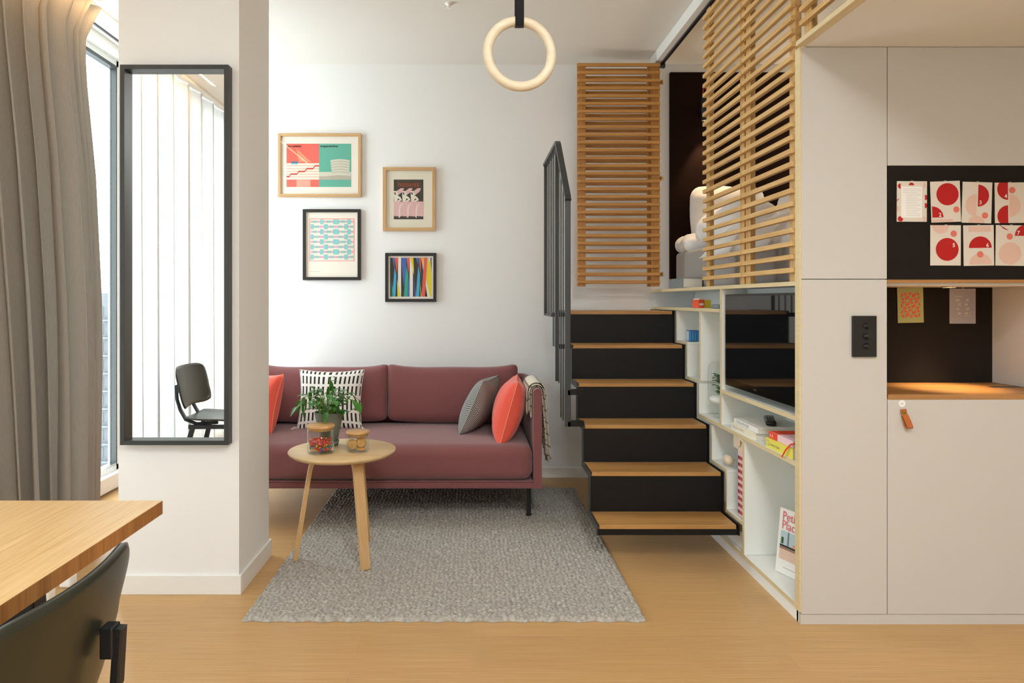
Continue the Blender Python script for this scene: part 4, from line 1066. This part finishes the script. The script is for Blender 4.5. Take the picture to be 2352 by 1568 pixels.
def a4_(m, P, u, v, w, h):
    arcd(m, P, w, h, .44, .16, .36, 'cardred', 1, 90, 270); arcd(m, P, w, h, .44, .83, .36, 'cardred', 1, 90, 270); arcd(m, P, w, h, .48, .57, .38, 'cardpink', 1, -90, 90); arcd(m, P, w, h, .58, .19, .105, 'cardsalmon', 2); num(m, P, u, v, '4', .36, .38)
def a5_(m, P, u, v, w, h):
    arcd(m, P, w, h, .55, .60, .375, 'cardred'); arcd(m, P, w, h, .76, .21, .105, 'cardsalmon'); arcd(m, P, w, h, .33, .0, .28, 'cardpink', 1, 180, 360); num(m, P, u, v, '5', .76, .54)
def a6_(m, P, u, v, w, h):
    arcd(m, P, w, h, .55, .56, .375, 'cardred', 1, 0, 180); arcd(m, P, w, h, .55, .97, .37, 'cardpink', 1, 0, 180); arcd(m, P, w, h, .54, .72, .105, 'cardsalmon', 2)
    m.poly([P(.16, .16, 1), P(.9, .16, 1), P(.88, .03, 1), P(.18, .03, 1)], 'cardpink'); num(m, P, u, v, '6', .78, .54)
def a7_(m, P, u, v, w, h):
    arcd(m, P, w, h, .48, .70, .375, 'cardpink'); arcd(m, P, w, h, .46, .28, .105, 'cardsalmon'); arcd(m, P, w, h, .42, -.10, .3, 'cardred', 1, 180, 270)
    m.poly([P(1, .26, 1)]+[P(1-.37*cos(R(a)), .26-.37*sin(R(a))*w/h, 1) for a in range(0, 91, 6)][::-1], 'cardred'); num(m, P, u, v, '7', .74, .23)
card(2060, 416, 2129, 509, YC, 'white text card with small red shapes, at left of the board', a1_, -.3)
card(2138, 416, 2206, 510, YC, 'card with a big red disc and the number 2', a2_, 2)
card(2210, 418, 2278, 512, YC, 'card with a red half disc and the number 3', a3_, -1.6)
card(2285, 419, 2354, 512, YC, 'card with red half discs and the number 4 at the frame edge', a4_, .6)
card(2137, 517, 2207, 609.5, YC, 'card with a large red disc and the number 5', a5_, -.2)
card(2213, 517, 2283, 610, YC, 'card with a red half disc and the number 6', a6_, .8)
card(2287, 517, 2356, 610, YC, 'card with a pale pink disc and the number 7', a7_, -.8)
def ag(m, P, u, v, w, h):
    for i in range(3):
        for j in range(3):
            cx, cy = .25+i*.25, .26+j*.24; st = [(0, 60), (180, 240), (90, 150), (270, 330)]
            for a, b in st:
                a += 45*((i+j) % 2)+20; b += 45*((i+j) % 2)+35
                pts = [P(cx+.125*cos(R(q)), cy-.125*sin(R(q))*w/h*1.25, 1) for q in np.linspace(a, b, 8)]+[P(cx+.05*cos(R((a+b)/2)), cy-.05*sin(R((a+b)/2))*w/h, 1)]
                m.poly(pts, 'cred')
card(2061.5, 660, 2121, 741, 3.106, 'olive green card with red petal pattern pinned in the niche', ag, 1.2, 'cardgreen')
def ac(m, P, u, v, w, h):
    for i, (a, b) in enumerate((('04', '01'), ('12', '06'), ('13', '09'), ('20', '04 1'))):
        m.text(a, .014, P(.25+.06*(i % 2), .36+i*.125, 1), u, v, 'cardtext', bold=.0003); m.text(b, .014, P(.58+.06*((i+1) % 2), .36+i*.125, 1), u, v, 'cardtext', bold=.0003)
    m.poly([P(.2, .225, 1), P(.5, .225, 1), P(.5, .215, 1), P(.2, .215, 1)], 'cardtext'); m.poly([P(.55, .785, 1), P(.85, .785, 1), P(.85, .775, 1), P(.55, .775, 1)], 'cardtext')
card(2181, 662.5, 2241, 743, 3.106, 'grey calendar card with small pale numbers pinned in the niche', ac, 0, 'cardgrey')

# ------------------------------------------------------------------ dining table and chairs
t = thing('dining_table', 'thick bamboo dining table top corner with dark metal legs', 'table', (-1.17, 1.2, 0))
tx0, tx1, ty0, ty1, tz0, tz1 = -1.50, -.84, .35, 1.852, .712, .748
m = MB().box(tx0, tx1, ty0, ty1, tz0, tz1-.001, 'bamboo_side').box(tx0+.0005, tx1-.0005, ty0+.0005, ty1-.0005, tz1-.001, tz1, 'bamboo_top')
build(m, 'tabletop', t, bevel=.001)
for (a, b) in ((-.97, 1.44), (-1.40, 1.44), (-.97, .6), (-1.40, .6)):
    sg = 1 if a > -1.1 else -1
    build(MB().strip([(a, b, tz0), (a+.03*sg, b, .3), (a+.05*sg, b, .002)], (1, 0, 0), .075, .012, 'grey_plate').strip([(a+.035*sg, b+.022, tz0), (a+.065*sg, b+.022, .3), (a+.085*sg, b+.022, .002)], (0, 1, 0), .04, .01, 'grey_plate'), 'leg', t)
build(MB().box(tx0+.06, tx1-.06, 1.42, 1.46, tz0-.012, tz0-.0005, 'grey_plate').box(tx0+.06, tx1-.06, .58, .62, tz0-.012, tz0-.0005, 'grey_plate'), 'apron', t)
for (x, y, lb) in ((-1.83, 2.93, 'small white block on the floor under dining table, nearer one'), (-1.83, 3.09, 'small white block on the floor under dining table, farther one')):
    tag(build(MB().softbox((x, y, .027), (.026, .03, .0265), .009, 'plain_white', 8), 'floor_block'), lb, 'block', 'white floor blocks')

def chair(loc, rz, label):
    t = thing('dining_chair', label, 'chair', (0, 0, 0)); cm = 'chair_dark'
    def seat(a, b):
        u, v = 2*a-1, 2*b-1
        x = .205*u*(1-.10*v**4); y = .215*v*(1-.18*abs(u)**5)
        return (x+.0, y, .458+.014*(v*v)-.022*max(0, u)**3+.012*max(0, -u)**2)
    build(MB().surf(seat, 18, 18, cm), 'seat', t, solid=.011)
    def back(a, b):
        u, v = 2*a-1, 2*b-1
        y = .262*u*(1-.10*abs(v)**5); z = .690+.142*v*(1-.17*abs(u)**7)-.012*abs(u)**2*(v < 0)
        return (-.238+.05*u*u-.030*v, y, z)
    build(MB().surf(back, 24, 16, cm), 'backrest', t, solid=.011)
    for sg in (-1, 1):
        y = .12*sg
        build(MB().strip([(.02, .12*sg, .438), (-.13, .12*sg, .432), (-.20, .12*sg, .46), (-.240, .12*sg, .53), (-.262, y, .60), (-.268, y, .70)], (0, 1, 0), [.03, .032, .034, .030, .024, .022], .017, 'black_metal'), 'back_post', t, bevel=.003)
        build(MB().box(-.262, -.238, y-.014, y+.016, .648, .705, 'black_metal'), 'bracket', t, bevel=.003)
        build(MB().tube([(-.237, y, .690), (-.229, y, .690)], .006, 'steel', 10), 'screw', t, 'small round metal screw')
        build(MB().strip([(-.13, .17*sg, .425), (-.19, .185*sg, .2), (-.235, .20*sg, .0)], (0, 1, 0), .022, .032, 'black_metal'), 'leg', t, bevel=.003)
        build(MB().strip([(.14, .17*sg, .425), (.165, .185*sg, .2), (.19, .20*sg, .0)], (0, 1, 0), .022, .032, 'black_metal'), 'leg', t, bevel=.003)
        build(MB().strip([(-.16, .17*sg, .418), (.16, .17*sg, .418)], (0, 1, 0), .022, .028, 'black_metal'), 'side_rail', t, bevel=.002)
    build(MB().box(-.10, -.07, -.17, .17, .405, .43, 'black_metal').box(.07, .10, -.17, .17, .405, .43, 'black_metal'), 'cross_rail', t)
    build(MB().box(-.09, -.07, -.14, -.10, .43, .452, 'black_metal').box(-.09, -.07, .10, .14, .43, .452, 'black_metal').box(.07, .09, -.14, -.10, .43, .448, 'black_metal').box(.07, .09, .10, .14, .43, .448, 'black_metal'), 'seat_mount', t)
    t.location = loc; t.rotation_euler = (0, 0, rz)
    return t
chair((-.905, 1.115, 0), pi, 'dark olive plywood chair with curved back at the dining table, nearest the camera')
chair((-1.80, 1.10, 0), R(-1), 'black plywood chair in front of the white curtain, seen in mirror')

# ------------------------------------------------------------------ outside
t = thing('apartment_block', 'distant pale grey city building seen through the window', 'building', (-66, 121, -60))
mat('facade', '#505356', .9); mat('facade_window', '#3b3f43', .5); mat('facade_slab', '#5b5e61', .9)
build(B(-82, -50, 120, 132, -60, 2.6, 'facade'), 'wall', t)
for f_ in range(14):
    z = .4-f_*3.1
    for k in range(7): build(B(-74+k*2.6, -72.6+k*2.6, 119.9, 120, z-1.9, z-.2, 'facade_window'), 'window', t)
    build(B(-80, -52, 119.3, 120, z-2.7, z-2.45, 'facade_slab'), 'balcony', t)

# ------------------------------------------------------------------ light
w = bpy.data.worlds.new('World'); bpy.context.scene.world = w; w.use_nodes = True
bg = w.node_tree.nodes['Background']; bg.inputs[0].default_value = (.93, .97, 1, 1); bg.inputs[1].default_value = 9.0
def area(name, loc, rot, sx, sy, e, col=(1, 1, 1), portal=False, spread=180):
    l = bpy.data.lights.new(name, 'AREA'); l.shape = 'RECTANGLE'; l.size = sx; l.size_y = sy; l.energy = e; l.color = col; l.spread = R(spread)
    o = bpy.data.objects.new(name, l); C.objects.link(o); o.location = loc; o.rotation_euler = rot
    if portal: l.cycles.is_portal = True
    return o
def spot(name, loc, target, e, ang, blend, col, rad=.01):
    l = bpy.data.lights.new(name, 'SPOT'); l.energy = e; l.spot_size = R(ang); l.spot_blend = blend; l.color = col; l.shadow_soft_size = rad
    o = bpy.data.objects.new(name, l); C.objects.link(o); o.location = loc
    o.rotation_euler = (Vector(target)-Vector(loc)).to_track_quat('-Z', 'Y').to_euler(); return o
area('window_portal', (XW-.14, 1.26, 1.54), (0, R(-90), 0), 2.86, 7.4, 1, portal=True)
# unseen ceiling panels added as neutral fill light for the room
for k, (x, y) in enumerate(((.4, -1.6), (.7, -.2), (.35, .45))):
    cl = thing('fill_panel', 'added flat square fill light panel overhead, out of view', 'light', (x, y, CEIL-.05), 'added fill light panels')
    build(B(x-.2, x+.2, y-.2, y+.2, CEIL-.03, CEIL-.001, 'plain_white'), 'housing', cl)
    area('panel_fill_light', (x, y, CEIL-.034), (0, 0, 0), .38, .38, 36, (.94, .975, 1))
area('kitchen_lamp', (2.2, .6, SOF-.01), (0, 0, 0), .6, .6, 12, (1, .86, .68))
spot('reading_lamp_light', (lx, ly, 2.57), (lx-.02, ly-.10, 1.5), 26, 62, .5, (1, .66, .36), .012)
spot('niche_light', (px_, 2.93, zn-.024), (px_, 2.93,   .9), 30, 66, 1.0, (1, .74, .40), .01)
gl = thing('fill_globe', 'added warm fill light globe on the dark loft wall, out of view', 'lamp', (2.95, BW-.10, 2.3))  # globe and point light added out of view to brighten the loft behind the slats
build(MB().tube([(2.95, BW-.10, 2.36), (2.95, BW-.031, 2.36)], .008, 'brass').lathe([(.03, 0), (.03, .01)], (2.95, BW-.10, 2.355), 'brass', 16), 'wall_bracket', gl)
build(MB().softbox((2.95, BW-.10, 2.30), (.05, .05, .05), .05, 'fill_globe_glow', 10), 'globe', gl)
pl = bpy.data.lights.new('globe_fill_light', 'POINT'); pl.energy = 22; pl.color = (1, .78, .55); pl.shadow_soft_size = .06
po = bpy.data.objects.new('globe_fill_light', pl); C.objects.link(po); po.location = (2.95, BW-.20, 2.44)
area('curtain_led', (-2.04, 2.4, 2.985), (0, R(20), 0), .03, 3.6, 10, (1, .62, .30))

# ------------------------------------------------------------------ camera
cam = bpy.data.cameras.new('Camera'); co = bpy.data.objects.new('Camera', cam); C.objects.link(co)
co.location = (0, 0, EYE); co.rotation_euler = (R(90), 0, 0)
cam.sensor_width = 36; cam.sensor_fit = 'HORIZONTAL'; cam.lens = F/2352*36
cam.shift_x = (1176-HX)/2352; cam.shift_y = -(784-HY)/2352; cam.clip_start = .05; cam.clip_end = 500
bpy.context.scene.camera = co
vs_ = bpy.context.scene.view_settings; vs_.view_transform = 'Standard'; vs_.look = 'None'; vs_.gamma = 1; vs_.exposure = 0
vs_.use_curve_mapping = False
